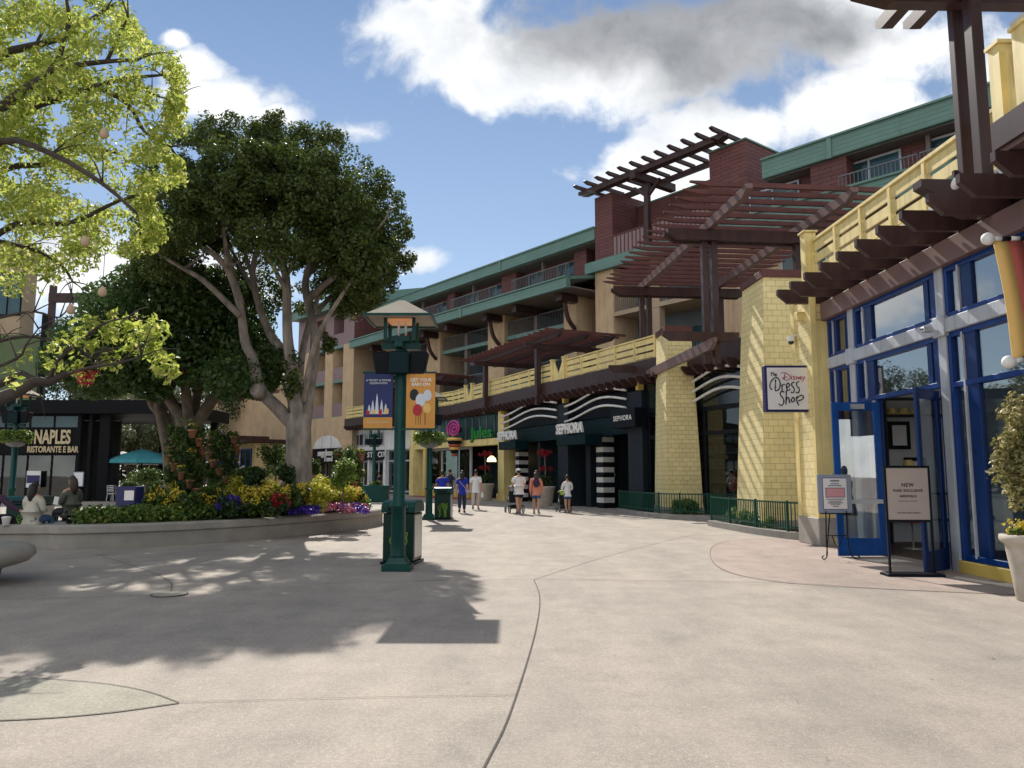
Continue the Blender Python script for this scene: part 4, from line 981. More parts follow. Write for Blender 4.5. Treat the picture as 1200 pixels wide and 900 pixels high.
def shrub_pot(p, lab, s=1.0):
    t = thing('flower_pot', lab, 'potted plant', p)
    MB().lathe([(.34*s,0),(.36*s,.03),(.50*s,.85*s),(.53*s,.9*s),(.53*s,.97*s),(.46*s,.97*s),(.44*s,.9*s)],n=20).build('urn','pot_stone',t)
    MB().tube([(0,0,.9*s),(.03,0,1.6*s),(0,.02,2.55*s)],.03).build('trunk','bark_mid',t)
    leafcloud('foliage',scatter((0,0,1.25*s),(.42*s,.42*s,.25*s),18,.13),40,.11,'leaf_dark',t,.2)
    leafcloud('flower',scatter((0,0,2.62*s),(.38*s,.38*s,.12*s),14,.12)+scatter((0,0,1.85*s),(.34*s,.34*s,.10*s),10,.10),38,.08,'flower_red',t,.2)
shrub_pot(FS.w(-.9,6.0,0),'stone urn with a tiered red flowering shrub against black brick')
shrub_pot(FS.w(-1.0,13.6,0),'stone urn with a tiered red flowering shrub before the candy shop',1.05)
# candy shop
J = thing('candy_shop','shop with yellow pilasters and signboard, dark glass front and a lollipop sign','shop',(*FJ.P,0),FJ.a)
JL = 13.9
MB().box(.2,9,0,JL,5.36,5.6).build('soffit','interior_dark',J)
for a,b in ((-.35,.35),(JL-.8,JL-.1)): MB().box(-.25,.6,a,b,0,5.3).build('pilaster','yellow_paint',J,bevel=.01)
MB().box(-.1,.5,.36,JL-.81,3.35,3.75).build('sign_beam','yellow_paint',J,bevel=.01)
MB().box(.25,.4,.36,JL-.81,3.76,5.3).build('upper_window','glass_teal',J)
for i in range(13): MB().box(.2,.245,.6+.98*i,.68+.98*i,3.76,5.2).build('mullion','rail_metal',J)
window(J,.5,5.2,JL-.9,.4,3.34,frame='grey_paint',glass='dark_glass',mull=(7.3,9.6),t=.14,d=.14); window(J,.5,.4,1.5,.4,3.34,frame='grey_paint',glass='dark_glass',t=.14,d=.14)
MB().box(.3,.7,5.2,JL-.9,0,.4).box(.3,.7,.4,1.5,0,.4).build('plinth','yellow_dark',J)
MB().box(4,4.2,0,JL,0,5.3).build('back_wall','interior_dark',J); MB().box(1.8,1.95,.4,5.2,.0,3.3).build('doors','glass_dark',J)
MB().box(.6,4,0,JL,3.5,3.6).build('ceiling','interior_dark',J)
MB().box(-1.4,.3,3.2,11,.003,.02).build('door_mat','mat_red',J)
for i in range(4): MB().lathe([(.13,0),(.15,.05),(.14,3.4)],c=(-.1,JL-2.6-.35*i*0,0),n=10).build('column','yellow_dark',J) if i == 0 else None
t = thing('pendant_lamp','warm glowing pendant lamp in the candy shop doorway','lamp',FJ.w(.9,3.2,2.35),FJ.a)
MB().lathe([(.30,0),(.26,.2),(.10,.36)],n=14).build('lamp_shade','pendant_glow',t); MB().tube([(0,0,.36),(0,0,1.2)],.012).build('cord','black_paint',t)
t = thing('shop_sign','green raised letters and striped spiral lollipop over candy shop','sign',FJ.w(-.14,0,0),FJ.a)
uJ = (U(FJ,551,506)+U(FJ,584,506))/2; wJ = U(FJ,551,506)-U(FJ,584,506)
text_obj('lettering','Jules',1.0,.07,'sign_green',t,lambda x,y,z: Vector((-z,uJ-x,4.12+y)),bold=.02,sx=wJ/2.45)
text_obj('lettering','W',.9,.07,'sign_green',t,lambda x,y,z: Vector((-z,U(FJ,531,510)-x,4.1+y)),bold=.02,sx=1.5)
uL = U(FJ,543,500); sg = MB()
sg.tube([(-.5-.002*k,uL-(.06+.0165*k)*1.6*math.cos(k*.5),4.5+(.06+.0165*k)*math.sin(k*.5)) for k in range(34)],.075,6).build('spiral','sign_magenta',t)
m = MB()
for i in range(6): m.lathe([(.46-.065*i,-.2),(.54-.065*i,-.1),(.46-.065*i,0)],c=(-.5,uL,3.72-.2*i+.2),n=14,mi=i%3)
m.build('cone',['awning_yellow','black_paint','awning_red'],t); MB().box(-.48,-.0,uL-.08,uL+.08,4.3,4.6).build('bracket','black_paint',t)
# terrace above it, and the bend
T2 = thing('terrace_balcony','yellow railed terrace on dark rafters above the candy shop and white shop','balcony',(*FS.P,0),FS.a)
terrace(T2,13.26,21.4,FS); wood_rail(T2,-.15,13.3,17.6,6.28,7.28,3); wood_rail(T2,-.15,19.1,21.4,6.28,7.28,2); v_panel(T2,-.18,17.65,19.05,6.28,7.28)
T3 = thing('terrace_balcony','far yellow railed terrace over the white shop beside the beige block','balcony',(*FW.P,0),FW.a)
terrace(T3,0,17.2,FW,6); wood_rail(T3,-.15,.05,3.4,6.28,7.28,3); v_panel(T3,-.18,3.45,4.9,6.28,7.28); wood_rail(T3,-.15,4.95,17.1,6.28,7.28,8)
# white shop
Ws = thing('white_shop','white shop front with tall windows between the candy shop and hotel block','shop',(*FW.P,0),FW.a)
MB().box(.5,6,5.6,17,3.5,5.35).build('upper_wall','white_paint',Ws)
for a,b in ((5.6,6.3),(8.6,8.9),(11.1,11.5),(14.0,14.3),(16.7,17)): MB().box(.5,1.2,a,b,0,3.5).build('pilaster','white_paint',Ws)
for i,(a,b) in enumerate(((6.3,8.6),(8.9,11.1),(11.5,14.0),(14.3,16.7))): window(Ws,.8,a,b,.15,3.5,frame='grey_paint',glass='dark_glass',mull=((a+b)/2,),bars=(2.6,),t=.12,d=.12)
MB().box(2.6,2.8,5.6,17,0,3.5).build('back_wall','interior_dark',Ws)
MB().box(.35,.49,11.3,16.9,2.75,3.5).build('sign_band','black_paint',Ws)
for a in (11.4,13.2,15.0): window(Ws,.46,a,a+1.7,3.9,5.0,frame='grey_paint',glass='glass_dark',t=.1,d=.08,mull=(a+.85,))
t = thing('shop_sign','dark lettering on the white wall beside hanging basket','sign',FW.w(.46,U(FW,489,523),4.25),FW.a)
text_obj('lettering','Pe',1.0,.02,'ink',t,lambda x,y,z: Vector((-z,-x,y)),bold=.03)
t = thing('shop_sign','white capitals on the black band of the white shop','sign',FW.w(.33,U(FW,437,535),3.12),FW.a)
text_obj('lettering','ST   OX',.62,.01,'white_paint',t,lambda x,y,z: Vector((-z,-x*1.6,y)),bold=.015)
# ------------------------------------------------------------------ pergolas over the terrace
PB = thing('terrace_pergola','big dark red timber pergola with long slats on tall posts between hotel and shingle pillars','pergola',(*FB.P,0),FB.a)
for u in (-1.25,6.6):
    for w in (.2,3.4): 
        for s_ in (-.16,.16): MB().box(w+s_-.10,w+s_+.10,u-.12,u+.12,5.15 if w < 1 else 6.1,9.62).build('post','brown_wood',PB,bevel=.01)
for u in (-1.25,6.6):
    for s_ in (-.21,.21): MB().prism([(-1.25,9.58),(-1.25,9.45),(-.9,9.22),(4.4,9.22),(4.7,9.45),(4.7,9.58)],1,u+s_-.075,u+s_+.075).build('beam','brown_wood',PB)
    MB().prism([(-1.5,6.16),(-1.5,6.02),(-1.25,5.86),(.8,5.86),(1.05,6.02),(1.05,6.16)],1,u-.25,u-.125).build('beam','brown_wood',PB)
for w in (.2,3.4):
    MB().prism([(-4.7,9.92),(-4.7,9.78),(-4.3,9.60),(7.7,9.60),(8.1,9.78),(8.1,9.92)],0,w-.1,w+.1).build('beam','brown_lit',PB)  # long beams take the brown that has sunlight in its colour
    MB().prism([(-2.3,5.84),(-2.3,5.7),(-2.0,5.5),(6.4,5.5),(6.4,5.84)],0,w-.33,w-.20).build('beam','brown_lit',PB)
for i in range(19):
    u = -4.35+.655*i
    MB().prism([(-1.45,10.07),(-1.45,10.03),(-.9,9.925),(4.6,9.925),(5.1,10.03),(5.1,10.07)],1,u-.05,u+.05).build('slat','red_wood',PB)
def pergola(name,label,fr,us,u0,u1,w0,w1,zt,n,base=5.2):
    t = thing(name,label,'pergola',(*fr.P,0),fr.a)
    for u in us:
        for w,b in ((w0,base),(w1,6.12)): MB().box(w-.13,w+.13,u-.13,u+.13,b,zt-.02).build('post','brown_wood',t)
        MB().prism([(w0-.9,zt-.02),(w0-.9,zt-.15),(w0-.6,zt-.3),(w1+.6,zt-.3),(w1+.9,zt-.15),(w1+.9,zt-.02)],1,u-.22,u-.131).build('beam','brown_wood',t)
    for w in (w0,(w0+w1)/2,w1): MB().prism([(u0,zt+.26),(u0,zt+.15),(u0+.35,zt-.0),(u1-.35,zt-.0),(u1,zt+.15),(u1,zt+.26)],0,w-.08,w+.08).build('beam','brown_wood',t)
    for i in range(n): u = u0+.2+(u1-u0-.4)*i/(n-1); MB().box(w0-.85,w1+.8,u-.05,u+.05,zt+.262,zt+.37).build('slat','red_wood',t)
    return t
pergola('terrace_pergola','mid sized dark red pergola above the rail over the far black entrance',FS,(7.6,14.8),4.9,17.3,-.48,2.6,8.45,20)
pergola('terrace_pergola','far small dark red pergola over the candy shop terrace',FW,(2.2,8.2),.6,10,-.48,2.2,8.2,15)
# ------------------------------------------------------------------ planter, seat wall
def sweep(name, prof, path, closed, mat, parent):
    P = [Vector(p) for p in path]; n = len(P); vs = []; k = len(prof)
    for i,p in enumerate(P):
        a = P[(i-1)%n] if closed else P[max(i-1,0)]; b = P[(i+1)%n] if closed else P[min(i+1,n-1)]
        d = (b-a); d.z = 0; d.normalize(); nr = Vector((d.y,-d.x,0))
        for o,z in prof: vs.append(p+nr*o+Vector((0,0,z)))
    fs = []
    for i in range(n if closed else n-1):
        for j in range(k): fs.append((i*k+j, ((i+1)%n)*k+j, ((i+1)%n)*k+(j+1)%k, i*k+(j+1)%k))
    if not closed: fs += [tuple(range(k)), tuple((n-1)*k+j for j in reversed(range(k)))]
    m = MB(); m.add(vs, fs, 0, False); return m.build(name, mat, parent)
# the outside of the wall is to the right of the path direction
WALL = [(-.05,0),(-.05,.30),(.02,.34),(.02,.47),(-.02,.505),(-.42,.505),(-.46,.47),(-.46,0)]
pp = [(-9.9,16.62),(-8.9,16.75),(-7.6,17.5),(-6.2,19.1),(-4.9,21.5),(-4.15,23.8),(-4.3,25.8),(-5.6,27.6),(-7.8,28.6),(-9.8,28.2),(-10.8,25),(-10.9,21),(-10.65,18)]
t = thing('planter','curved concrete planter wall filled with flowers around the big tree','planter',(0,0,0))
pc = catmull([(*p,0) for p in pp],6,True); sweep('wall',WALL,pc,True,'concrete_wall',t)
cen = Vector((-7.6,22.3,0)); m = MB(); n = len(pc); rings = [(.94,.40),(.6,.62),(.3,.78),(.02,.85)]
vs = [cen+(p-cen)*k+Vector((0,0,z)) for k,z in rings for p in pc]; fs = [(r_*n+i,r_*n+(i+1)%n,(r_+1)*n+(i+1)%n,(r_+1)*n+i) for r_ in range(3) for i in range(n)]
m.add(vs,fs,0,True).build('soil','soil',t)
def soilz(x,y):
    d = (Vector((x,y,0))-cen).length; return .82-.07*d
t = thing('seat_wall','low curved concrete seat wall running left from the planter','bench',(0,0,0))
sweep('wall',[(o-.004,z-.003 if z else 0) for o,z in WALL],catmull([(-19,19.6,0),(-16.5,17.9,0),(-13.8,16.85,0),(-11.5,16.55,0),(-9.85,16.63,0)],6),False,'concrete_wall',t)
t = thing('stone_bench','rounded pale stone seat at the left edge of the plaza','bench',(-8.15,11.4,0))
MB().lathe([(.55,0),(.60,.04),(.62,.20),(.95,.30),(1.05,.40),(1.03,.50),(.9,.56),(.4,.60)],n=36).build('seat','concrete_wall',t)
# ------------------------------------------------------------------ trees
def limb(m, pts, r0, r1, n=10, per=4):
    P = catmull(pts, per); L = len(P)
    m.tube(P,[r0+(r1-r0)*(i/(L-1))**.9 for i in range(L)],n)
def cone_pts(px):   # list of (px,py,Y)
    return [at(*q) for q in px]
FY = 1.07
def fat(px, py, Y): return at(px, py, Y*FY)
t = thing('ficus_tree','big ficus tree with pale forking trunks and dark rounded crown in the planter','tree',(0,0,0))
m = MB()
limb(m,[Vector((-5.98,21.4,.5)),fat(350,560,20),fat(350,520,20),fat(350,485,20)],.37,.33,14)
for a in range(7):
    q = a*.9; m.tube(catmull([(-5.98+.85*math.cos(q),21.4+.85*math.sin(q),.55),(-5.98+.5*math.cos(q),21.4+.5*math.sin(q),.75),(-5.98+.30*math.cos(q),21.4+.30*math.sin(q),1.4)],4),[.05,.07,.09,.11,.12,.12,.12,.11,.1][:9],6)
L_ = [([(346,500,20),(325,478,19.9),(304,455,19.7),(296,420,19.6),(287,400,19.5),(281,356,19.3),(265,313,19.0),(240,290,18.8)],.29,.10),
 ([(281,370,19.3),(240,330,18.7),(215,315,18.4),(190,300,18.2)],.13,.05),([(283,356,19.3),(268,300,19.6),(258,262,19.6)],.12,.05),([(265,315,19),(262,270,18.4),(245,225,18)],.09,.04),
 ([(347,500,20.1),(342,450,20.4),(333,415,20.6),(318,394,20.8),(305,363,20.9),(296,319,21),(306,280,21.2),(316,258,21.2)],.28,.07),
 ([(296,325,21),(285,285,21.4),(290,250,21.5)],.10,.04),([(300,345,20.9),(275,300,21.6),(262,270,21.8)],.10,.04),
 ([(350,500,19.9),(342,430,19.6),(337,394,19.5),(335,325,19.5),(327,294,19.5),(340,254,19.4),(345,215,19.3)],.27,.06),
 ([(335,340,19.5),(320,312,19.0),(308,290,18.7)],.11,.05),([(335,325,19.5),(352,290,19.1),(360,262,18.9)],.10,.04),
 ([(356,500,20),(362,455,20.1),(368,420,20.2),(368,387,20.2),(358,338,20.3),(365,307,20.3),(389,275,20.2),(398,245,20.2)],.28,.06),
 ([(362,350,20.3),(385,330,19.8),(402,318,19.6),(424,291,19.3),(440,270,19.2)],.14,.04),([(372,365,20.2),(390,345,20.8),(420,318,21.4),(438,300,21.6)],.12,.04),([(360,325,20.3),(378,300,20.9),(400,270,21.2)],.10,.04),
 ([(349,490,20.2),(352,430,21),(362,380,21.8),(380,330,22.6),(395,290,23)],.20,.05),([(345,480,20.3),(325,420,21.2),(300,350,22.2),(270,300,22.8),(240,280,23)],.18,.05),([(355,470,19.8),(370,400,19.2),(398,350,18.4),(425,310,17.9)],.14,.04)]
for q,a,b in L_: limb(m,[fat(*z_) for z_ in q],a*.72,b*.72,9)
m.tube([fat(305,462,19.6),fat(299,456,19.35)],[.2,.17],10)
m.build('trunk','bark',t)
for i in range(44):
    q,a,b = L_[rng.integers(len(L_))]; e = fat(*q[-1]) if i < len(L_)*2 else fat(*q[-2]); d = Vector(rng.normal(size=3)); d.z = abs(d.z)*.7+.3; d.normalize()
    MB().tube(catmull([e,e+d*.35+Vector((0,0,.1)),e+d*.75+Vector((rng.normal()*.2,rng.normal()*.2,.25))],3),[.045,.04,.035,.03,.025,.02,.015],5).build('branch','bark',t)

cl = []
fc_ = Vector((-6.95,21.4,7.85))
for i in range(66):      # clumps spread evenly over the crown dome
    zz = 1-1.18*(i+.5)/66; th = i*2.39996; d = np.array([math.cos(th)*math.sqrt(max(0,1-zz*zz)),math.sin(th)*math.sqrt(max(0,1-zz*zz)),zz])+rng.normal(size=3)*.07; d /= np.linalg.norm(d)
    k = .88+.10*rng.random()
    x = fc_.x+d[0]*3.15*k; y = fc_.y+d[1]*3.3*k; z = fc_.z+d[2]*2.4*k - (.35 if d[2] < .1 else 0)
    cl.append((x,y,z,.72*(.8+.5*rng.random()),.72*(.8+.5*rng.random()),.58*(.8+.5*rng.random())))
for px,py,Y,r_ in ((200,205,19,.9),(188,235,19.5,.85),(185,265,19.3,.8),(178,290,20,.7),(205,305,19,.6),(225,175,19,.9),(262,150,20,.75),(240,160,20.5,.7),(330,148,20,.6),(322,160,19.5,.7),(395,170,20,.8),(440,205,20,.8),(455,235,20,.8),(466,262,20,.75),(470,295,20,.65),(452,320,20,.65),(425,345,20,.5),(440,335,19.5,.55),(418,352,20.4,.45),(360,165,20,.7),(290,158,20,.75),(170,315,20.5,.5),(400,330,21,.5),(445,290,19.4,.75),(430,305,18.6,.6),(455,300,20.8,.7),(440,315,21.5,.6),(436,300,17.9,.7),(425,285,17.8,.7),(440,318,18.2,.55),(432,330,18.6,.5),(420,320,20.9,.55),(405,300,18.2,.5),
                  (330,230,17.6,.9),(370,225,17.4,.9),(290,225,17.5,.9),(250,230,17.5,.85),(410,235,17.6,.85),(310,190,17.6,.9),(360,190,17.6,.85),(270,190,17.8,.85),(395,205,17.8,.8),(335,243,18.3,.6),(285,246,18.2,.6),(240,250,18.2,.65),(410,262,18,.7),(375,246,18.2,.6)):
    p = fat(px-(11 if px > 380 else 3),py+7,Y); cl.append((p.x,p.y,p.z,r_,r_,r_*.8))
sub = []
for c_ in cl:
    for k in range(15):
        d = rng.normal(size=3); d /= np.linalg.norm(d); d[2] = d[2]*.8+.12
        sub.append((c_[0]+d[0]*c_[3]*.82,c_[1]+d[1]*c_[4]*.82,c_[2]+d[2]*c_[5]*.82,.20+.12*rng.random()))
leafcloud('crown',sub,95,.105,'leaf_ficus',t,.3,.55)
p0 = fat(372,405,19.9); leafcloud('sprout',scatter((p0.x+.35,p0.y-.1,p0.z),(.15,.15,.3),10,.14),40,.12,'leaf_ficus',t,.2)
p0 = fat(345,440,19.2); leafcloud('sprout',scatter((p0.x-.15,p0.y+.3,p0.z),(.2,.15,.7),20,.15),28,.12,'leaf_ficus',t,.2)
# the darker ficus behind, left
t = thing('ficus_tree','dark dense ficus with crooked dark trunks behind the planter on the left','tree',(0,0,0))
m = MB()
for q,a,b in (([(222,608,24.2),(222,520,24.2),(220,490,24.2)],.42,.38),([(220,500,24.2),(200,470,24.2),(185,440,24.2),(170,410,24.2)],.22,.10),([(222,500,24.2),(218,460,23.8),(212,420,23.6),(205,390,23.4)],.19,.08),([(222,505,24.2),(232,460,24.5),(236,420,24.8)],.19,.08),
              ([(224,505,24.2),(248,470,24.2),(268,445,24.2),(290,415,24.2)],.22,.09),([(205,608,24.6),(196,500,25),(178,470,25),(182,440,25)],.3,.1),([(212,600,24.2),(190,500,24.2),(182,460,24.5)],.2,.08)): limb(m,cone_pts(q),a,b,9)
m.build('trunk','bark_mid',t)
cl = []
for px,py,r_ in ((130,360,1.3),(165,350,1.5),(205,350,1.6),(245,350,1.6),(280,375,1.5),(300,400,1.2),(310,425,.9),(120,395,1.4),(160,390,1.6),(205,390,1.7),(250,395,1.6),(285,425,1.2),(95,400,1.2),(150,425,1.2),(190,425,1.1),(235,430,1.2),(265,440,1.1),(110,430,1.1),(225,330,1.2),(180,335,1.2),(140,440,.8),(175,445,.8),(300,450,.6),(85,420,1.0)):
    for k in range(3):
        p = at(px+rng.normal()*6,py+rng.normal()*6,22.9+k*1.9+rng.normal()*.5); cl.append((p.x,p.y,p.z,r_*.8,r_*.8,r_*.64))
leafcloud('crown',cl,900,.17,'leaf_ficus_dark',t,.5,.55)
# olive and grey-green trees far left, each with its own trunk
for i,(px,py,Y,rx,rz,lab) in enumerate(((100,478,66,2.6,2.6,'pale olive tree showing over the dark pavilion roof, leftmost'),(135,485,72,3.2,3.2,'pale olive tree over the pavilion roof between two others'),(170,490,64,2.8,2.6,'pale olive tree seen behind the open end of the pavilion'),(205,490,70,3.2,3.0,'pale olive tree right behind the forked dark ficus trunk'),(150,520,60,2.2,1.9,'low grey green tree behind the teal umbrellas'),(186,520,62,2.2,1.9,'low grey green tree at the right of the teal umbrellas'),(60,440,80,4.5,4.5,'tall dark green tree behind the pavilion at far left'),(235,470,82,4.5,4.5,'tall grey green tree behind the dark ficus'))):
    p = at(px,py,Y); t = thing('olive_tree',lab,'tree',(p.x,p.y,0),0,'trees beyond the pavilion')
    m = MB(); limb(m,[(0,0,0),(.2,.1,p.z*.4),(-.2,0,p.z*.8)],.26,.12,8)
    for a in range(6): q = a*1.05+i; limb(m,[(.1,0,p.z*.45),(math.cos(q)*rx*.4,math.sin(q)*rx*.4,p.z*.75),(math.cos(q)*rx*.75,math.sin(q)*rx*.75,p.z+rz*.3)],.10,.03,6,3)
    m.build('trunk','bark_mid',t)
    leafcloud('crown',scatter((0,0,p.z),(rx,rx,rz),34,rx*.30),150,.30,'leaf_olive' if i < 6 else 'leaf_dark',t,.3)
# foreground coral tree reaching in from the left
t = thing('coral_tree','bright yellow green tree with dark branches reaching in at upper left','tree',(0,0,0))
m = MB()
limb(m,[(-10.6,10.6,0),(-10.5,10.7,1.5),(-10.3,10.9,3.0),(-10.0,11,5)],.34,.22,12)
BR = [([(-90,170,11),(-30,110,11),(0,66,11),(50,51,11.2),(82,40,11.3),(125,10,11.5)],.10,.03),([(-90,200,11),(-30,150,10.6),(7,122,10.5),(52,90,10.5),(65,80,10.5),(125,72,10.4),(162,70,10.3)],.12,.02),
      ([(-90,220,11.2),(-20,160,11.4),(15,138,11.5),(45,122,11.6),(75,114,11.7),(112,101,11.8),(150,92,12),(190,88,12.1)],.13,.02),([(75,114,11.7),(52,92,12.2),(40,60,12.6),(60,20,13)],.06,.02),([(112,101,11.8),(150,122,11.5),(170,155,11.3),(200,172,11.2)],.05,.015),
      ([(-60,260,12),(0,200,12),(62,192,12.2),(92,172,12.3),(140,180,12.4)],.08,.02),([(-60,230,10),(0,166,10),(60,180,9.8),(120,215,9.6),(160,250,9.6)],.07,.02),([(-50,300,11),(20,262,11),(80,262,11),(140,235,11),(180,225,11)],.07,.015),([(125,72,10.4),(140,40,10.4),(150,20,10.3)],.03,.01),([(65,80,10.5),(80,30,10.2),(78,0,10)],.04,.02),([(-50,280,12),(30,290,12),(70,310,12),(85,330,12)],.05,.015),([(150,92,12),(178,110,12.4),(205,118,12.6)],.03,.01)]
for q,a,b in BR: limb(m,[Vector((-10.1,11,4.5))]+cone_pts(q) if q[0][0] < 0 else cone_pts(q),a,b,7,3)
LB = [([(-60,500,10.6),(0,468,10.3),(21,459,10.2),(42,447,10.1),(56,448,10.1),(77,438,10.1),(103,419,10.2),(135,410,10.3),(165,405,10.4)],.10,.02),([(-50,462,11),(0,450,10.9),(23,439,10.8),(42,445,10.6)],.06,.04),([(56,447,10.1),(70,420,10),(95,400,10),(120,380,9.9),(150,372,9.8)],.035,.01),
      ([(77,438,10.1),(110,430,9.8),(140,425,9.6),(165,418,9.5)],.03,.01),([(-40,420,10.4),(0,400,10.4),(40,395,10.5),(90,405,10.6)],.03,.01),([(0,372,10.8),(40,365,10.8),(70,372,10.8),(85,350,10.8)],.022,.008),([(-30,440,10),(20,420,10),(30,405,10),(45,385,10)],.025,.008)]
for q,a,b in LB: limb(m,cone_pts(q),a,b,7,3)
for i in range(46):
    q,a,b = LB[rng.integers(len(LB))]; j = rng.integers(max(1,len(q)-4),len(q)); e = at(*q[j]); d = Vector((rng.normal()*.8+.35,rng.normal()*.5,rng.normal()*.6+.25)); d.normalize(); l_ = .25+.35*rng.random()
    m.tube(catmull([e,e+d*l_*.5+Vector((0,0,.04)),e+d*l_],3),[.012,.010,.009,.007,.006,.005,.004],5)
for i in range(70):
    q,a,b = BR[rng.integers(len(BR))]; j = rng.integers(max(1,len(q)-4),len(q)); e = at(*q[j]); d = Vector((rng.normal()*.8+.3,rng.normal()*.6,rng.normal()*.7)); d.normalize(); l_ = .3+.4*rng.random()
    m.tube(catmull([e,e+d*l_*.5+Vector((0,0,.06)),e+d*l_],3),[.014,.012,.010,.008,.006,.005,.004],5)
m.build('trunk','bark_dark',t)
cl = []; xm = [(0,118),(20,160),(50,165),(75,214),(150,214),(168,180),(185,205),(205,218),(225,178),(270,190),(292,180),(310,110),(330,85),(345,40)]
def xmax(y):
    for (a,b),(c_,d_) in zip(xm[:-1],xm[1:]):
        if a <= y <= c_: return b+(d_-b)*(y-a)/(c_-a)
    return xm[0][1] if y < 0 else 0
def keep(x,y):    # gaps
    return (math.sin(x*.07+y*.045)+math.sin(x*.021-y*.083+2)+.6*math.sin(x*.13+1)*math.sin(y*.11)) > -1.05
k = 0
while k < 560:
    x = -110+330*rng.random(); y = -60+400*rng.random()
    if x > xmax(y)-6: continue
    if not keep(x,y): continue
    if rng.random() < max(0,(x-(xmax(y)-75))/75)*.75: continue
    p = at(x,y,9.6+3.6*rng.random()); r_ = .17+.15*rng.random(); cl.append((p.x,p.y,p.z,r_,r_,r_*.7)); k += 1
for y in range(0,300,9):      # ragged tips along the outer edge
    for _ in range(2):
        p = at(xmax(y)-4-10*rng.random(),y+rng.normal()*4,10.2+2.4*rng.random()); cl.append((p.x,p.y,p.z,.16,.16,.14))
leafcloud('crown',cl,62,.094,'leaf_coral',t,.1,.42,droop=.7)
cl = []
for px,py,r_,nn in ((150,395,.3,9),(175,400,.28,9),(190,420,.25,8),(195,440,.2,6),(165,382,.25,6),(120,385,.25,5),(70,400,.2,4),(85,420,.22,5),(60,430,.2,4),(105,440,.2,4),(130,425,.25,5),(88,380,.2,4),(110,405,.25,5),(30,420,.15,2),(20,440,.15,2),(185,385,.2,5),(140,375,.25,5)):
    p = at(px,py,9.9+.5*rng.random()); cl += scatter(p,(r_,r_,r_*.8),nn,.10)
leafcloud('crown_lower',cl,10,.105,'leaf_coral',t,.1,.5,droop=.4)
cl = []
for px,py,Y in ((108,438,9.9),(97,440,9.9),(102,447,9.9),(208,432,10.4)): 
    p = at(px,py,Y); cl.append((p.x,p.y,p.z,.10,.10,.07))
leafcloud('flower',cl,[30,30,30,22],.075,'flower_red',t,.1,.35,droop=.5)
for px,py,Y,lab in ((122,157,9.4,'pale round lantern high in the yellow green tree'),(100,283,9.3,'pale round lantern under the lower edge of the yellow green crown'),(120,342,9.5,'pale round lantern hanging against the bright gap of sky'),(83,363,9.6,'pale small lantern lowest above the bare branch')):
    p = at(px,py,Y); t = thing('lantern',lab,'lantern',p,0,'lanterns hanging in the coral tree')
    MB().lathe([(.010,.075),(.025,.06),(.046,.032),(.052,0),(.046,-.036),(.025,-.056),(.01,-.06)],n=14).build('globe','globe_paper',t); MB().tube([(0,0,.085),(0,0,.55)],.004,5).build('cord','bark_dark',t)
# ------------------------------------------------------------------ planting
def shrub(p, r, h, lab, leaf, flower=None, n=26, per=90, size=.09, grp=None):
    t = thing('shrub',lab,'shrub',p,0,grp)
    MB().tube([(0,0,0),(0,0,h*.5)],[.03,.015],6).build('stem','bark_mid',t)
    leafcloud('foliage',scatter((0,0,h*.5),(r*.75,r*.75,h*.38),n,r*.30),per,size,leaf,t,.3)
    if flower: leafcloud('flower',scatter((0,0,h*.62),(r*.85,r*.85,h*.34),n,r*.22),int(per*.4),size*.8,flower,t,.6)
SHR = [(193,590,18.6,.52,.75,'flowering shrub at the left front of the planter under the flower pot tower','leaf_mid','flower_yellow'),(222,592,18.5,.42,.6,'green shrub in front of the left flower pot tower','leaf_mid',None),(255,586,19.3,.55,.75,'yellow flowering shrub behind the left purple flowers','leaf_mid','flower_yellow'),
       (284,572,21.2,.6,.8,'yellow flowering shrub left of the slim round standards','leaf_yellow',None),(308,588,19.2,.65,.7,'wide yellow flowering shrub in the middle of the planter front','leaf_mid','flower_yellow'),(317,568,20.8,.5,.75,'bright yellow shrub just left of the big trunk','leaf_yellow',None),
       (347,582,20.0,.45,.7,'green shrub in front of the big tree trunk','leaf_mid','flower_yellow'),(372,582,20.4,.55,.75,'bright yellow shrub right of the big trunk','leaf_yellow',None),(372,568,22.8,.5,.8,'pale yellow shrub behind the right of the big trunk','leaf_yellow',None),(398,580,22.0,.55,.7,'yellow green shrub under the small round standard tree','leaf_yellow',None),(415,585,22.4,.4,.55,'green shrub at the foot of the right flower pot tower','leaf_mid','flower_yellow'),(326,590,18.9,.3,.5,'small dark green shrub amid red flowers','leaf_dark','flower_red'),(270,592,18.7,.35,.5,'small dark green shrub by the left purple flowers','leaf_dark','flower_purple')]
for px,py,Y,r_,h_,lab,lf,fl in SHR:
    p = at(px,py,Y); shrub((p.x,p.y,soilz(p.x,p.y)-.03),r_,h_+.12,lab,lf,fl)
def patch(px0,px1,py,Y,mat,lab,n=40,name='flower_bed',lift=.12,dy=.5,size=.07,per=46):
    cl = []
    for i in range(n):
        p = at(px0+(px1-px0)*rng.random(),py,Y+dy*(rng.random()*2-1)); cl.append((p.x,p.y,soilz(p.x,p.y)+lift*rng.random()+.04,.15,.15,.08))
    tag(leafcloud(name,cl,per,size,mat,None,.2,.7),lab,None,None,'stuff')
patch(250,300,592,19.6,'flower_purple','violet blue bedding flowers in the left half of the planter',42,lift=.12,per=30); patch(335,372,592,19.9,'flower_purple','violet blue bedding flowers in front of the big trunk',30,lift=.12,per=30)
patch(300,345,590,20.6,'flower_red','red bedding flowers between yellow shrubs',15,lift=.3,per=26); patch(230,256,590,19.3,'flower_red','red bedding flowers near the left flower pot tower',20); patch(375,430,590,21.5,'flower_pink','pink bedding flowers at the right end of the planter',34,dy=1)
patch(395,430,590,21.3,'flower_purple','violet bedding flowers at the right end of the planter',16)
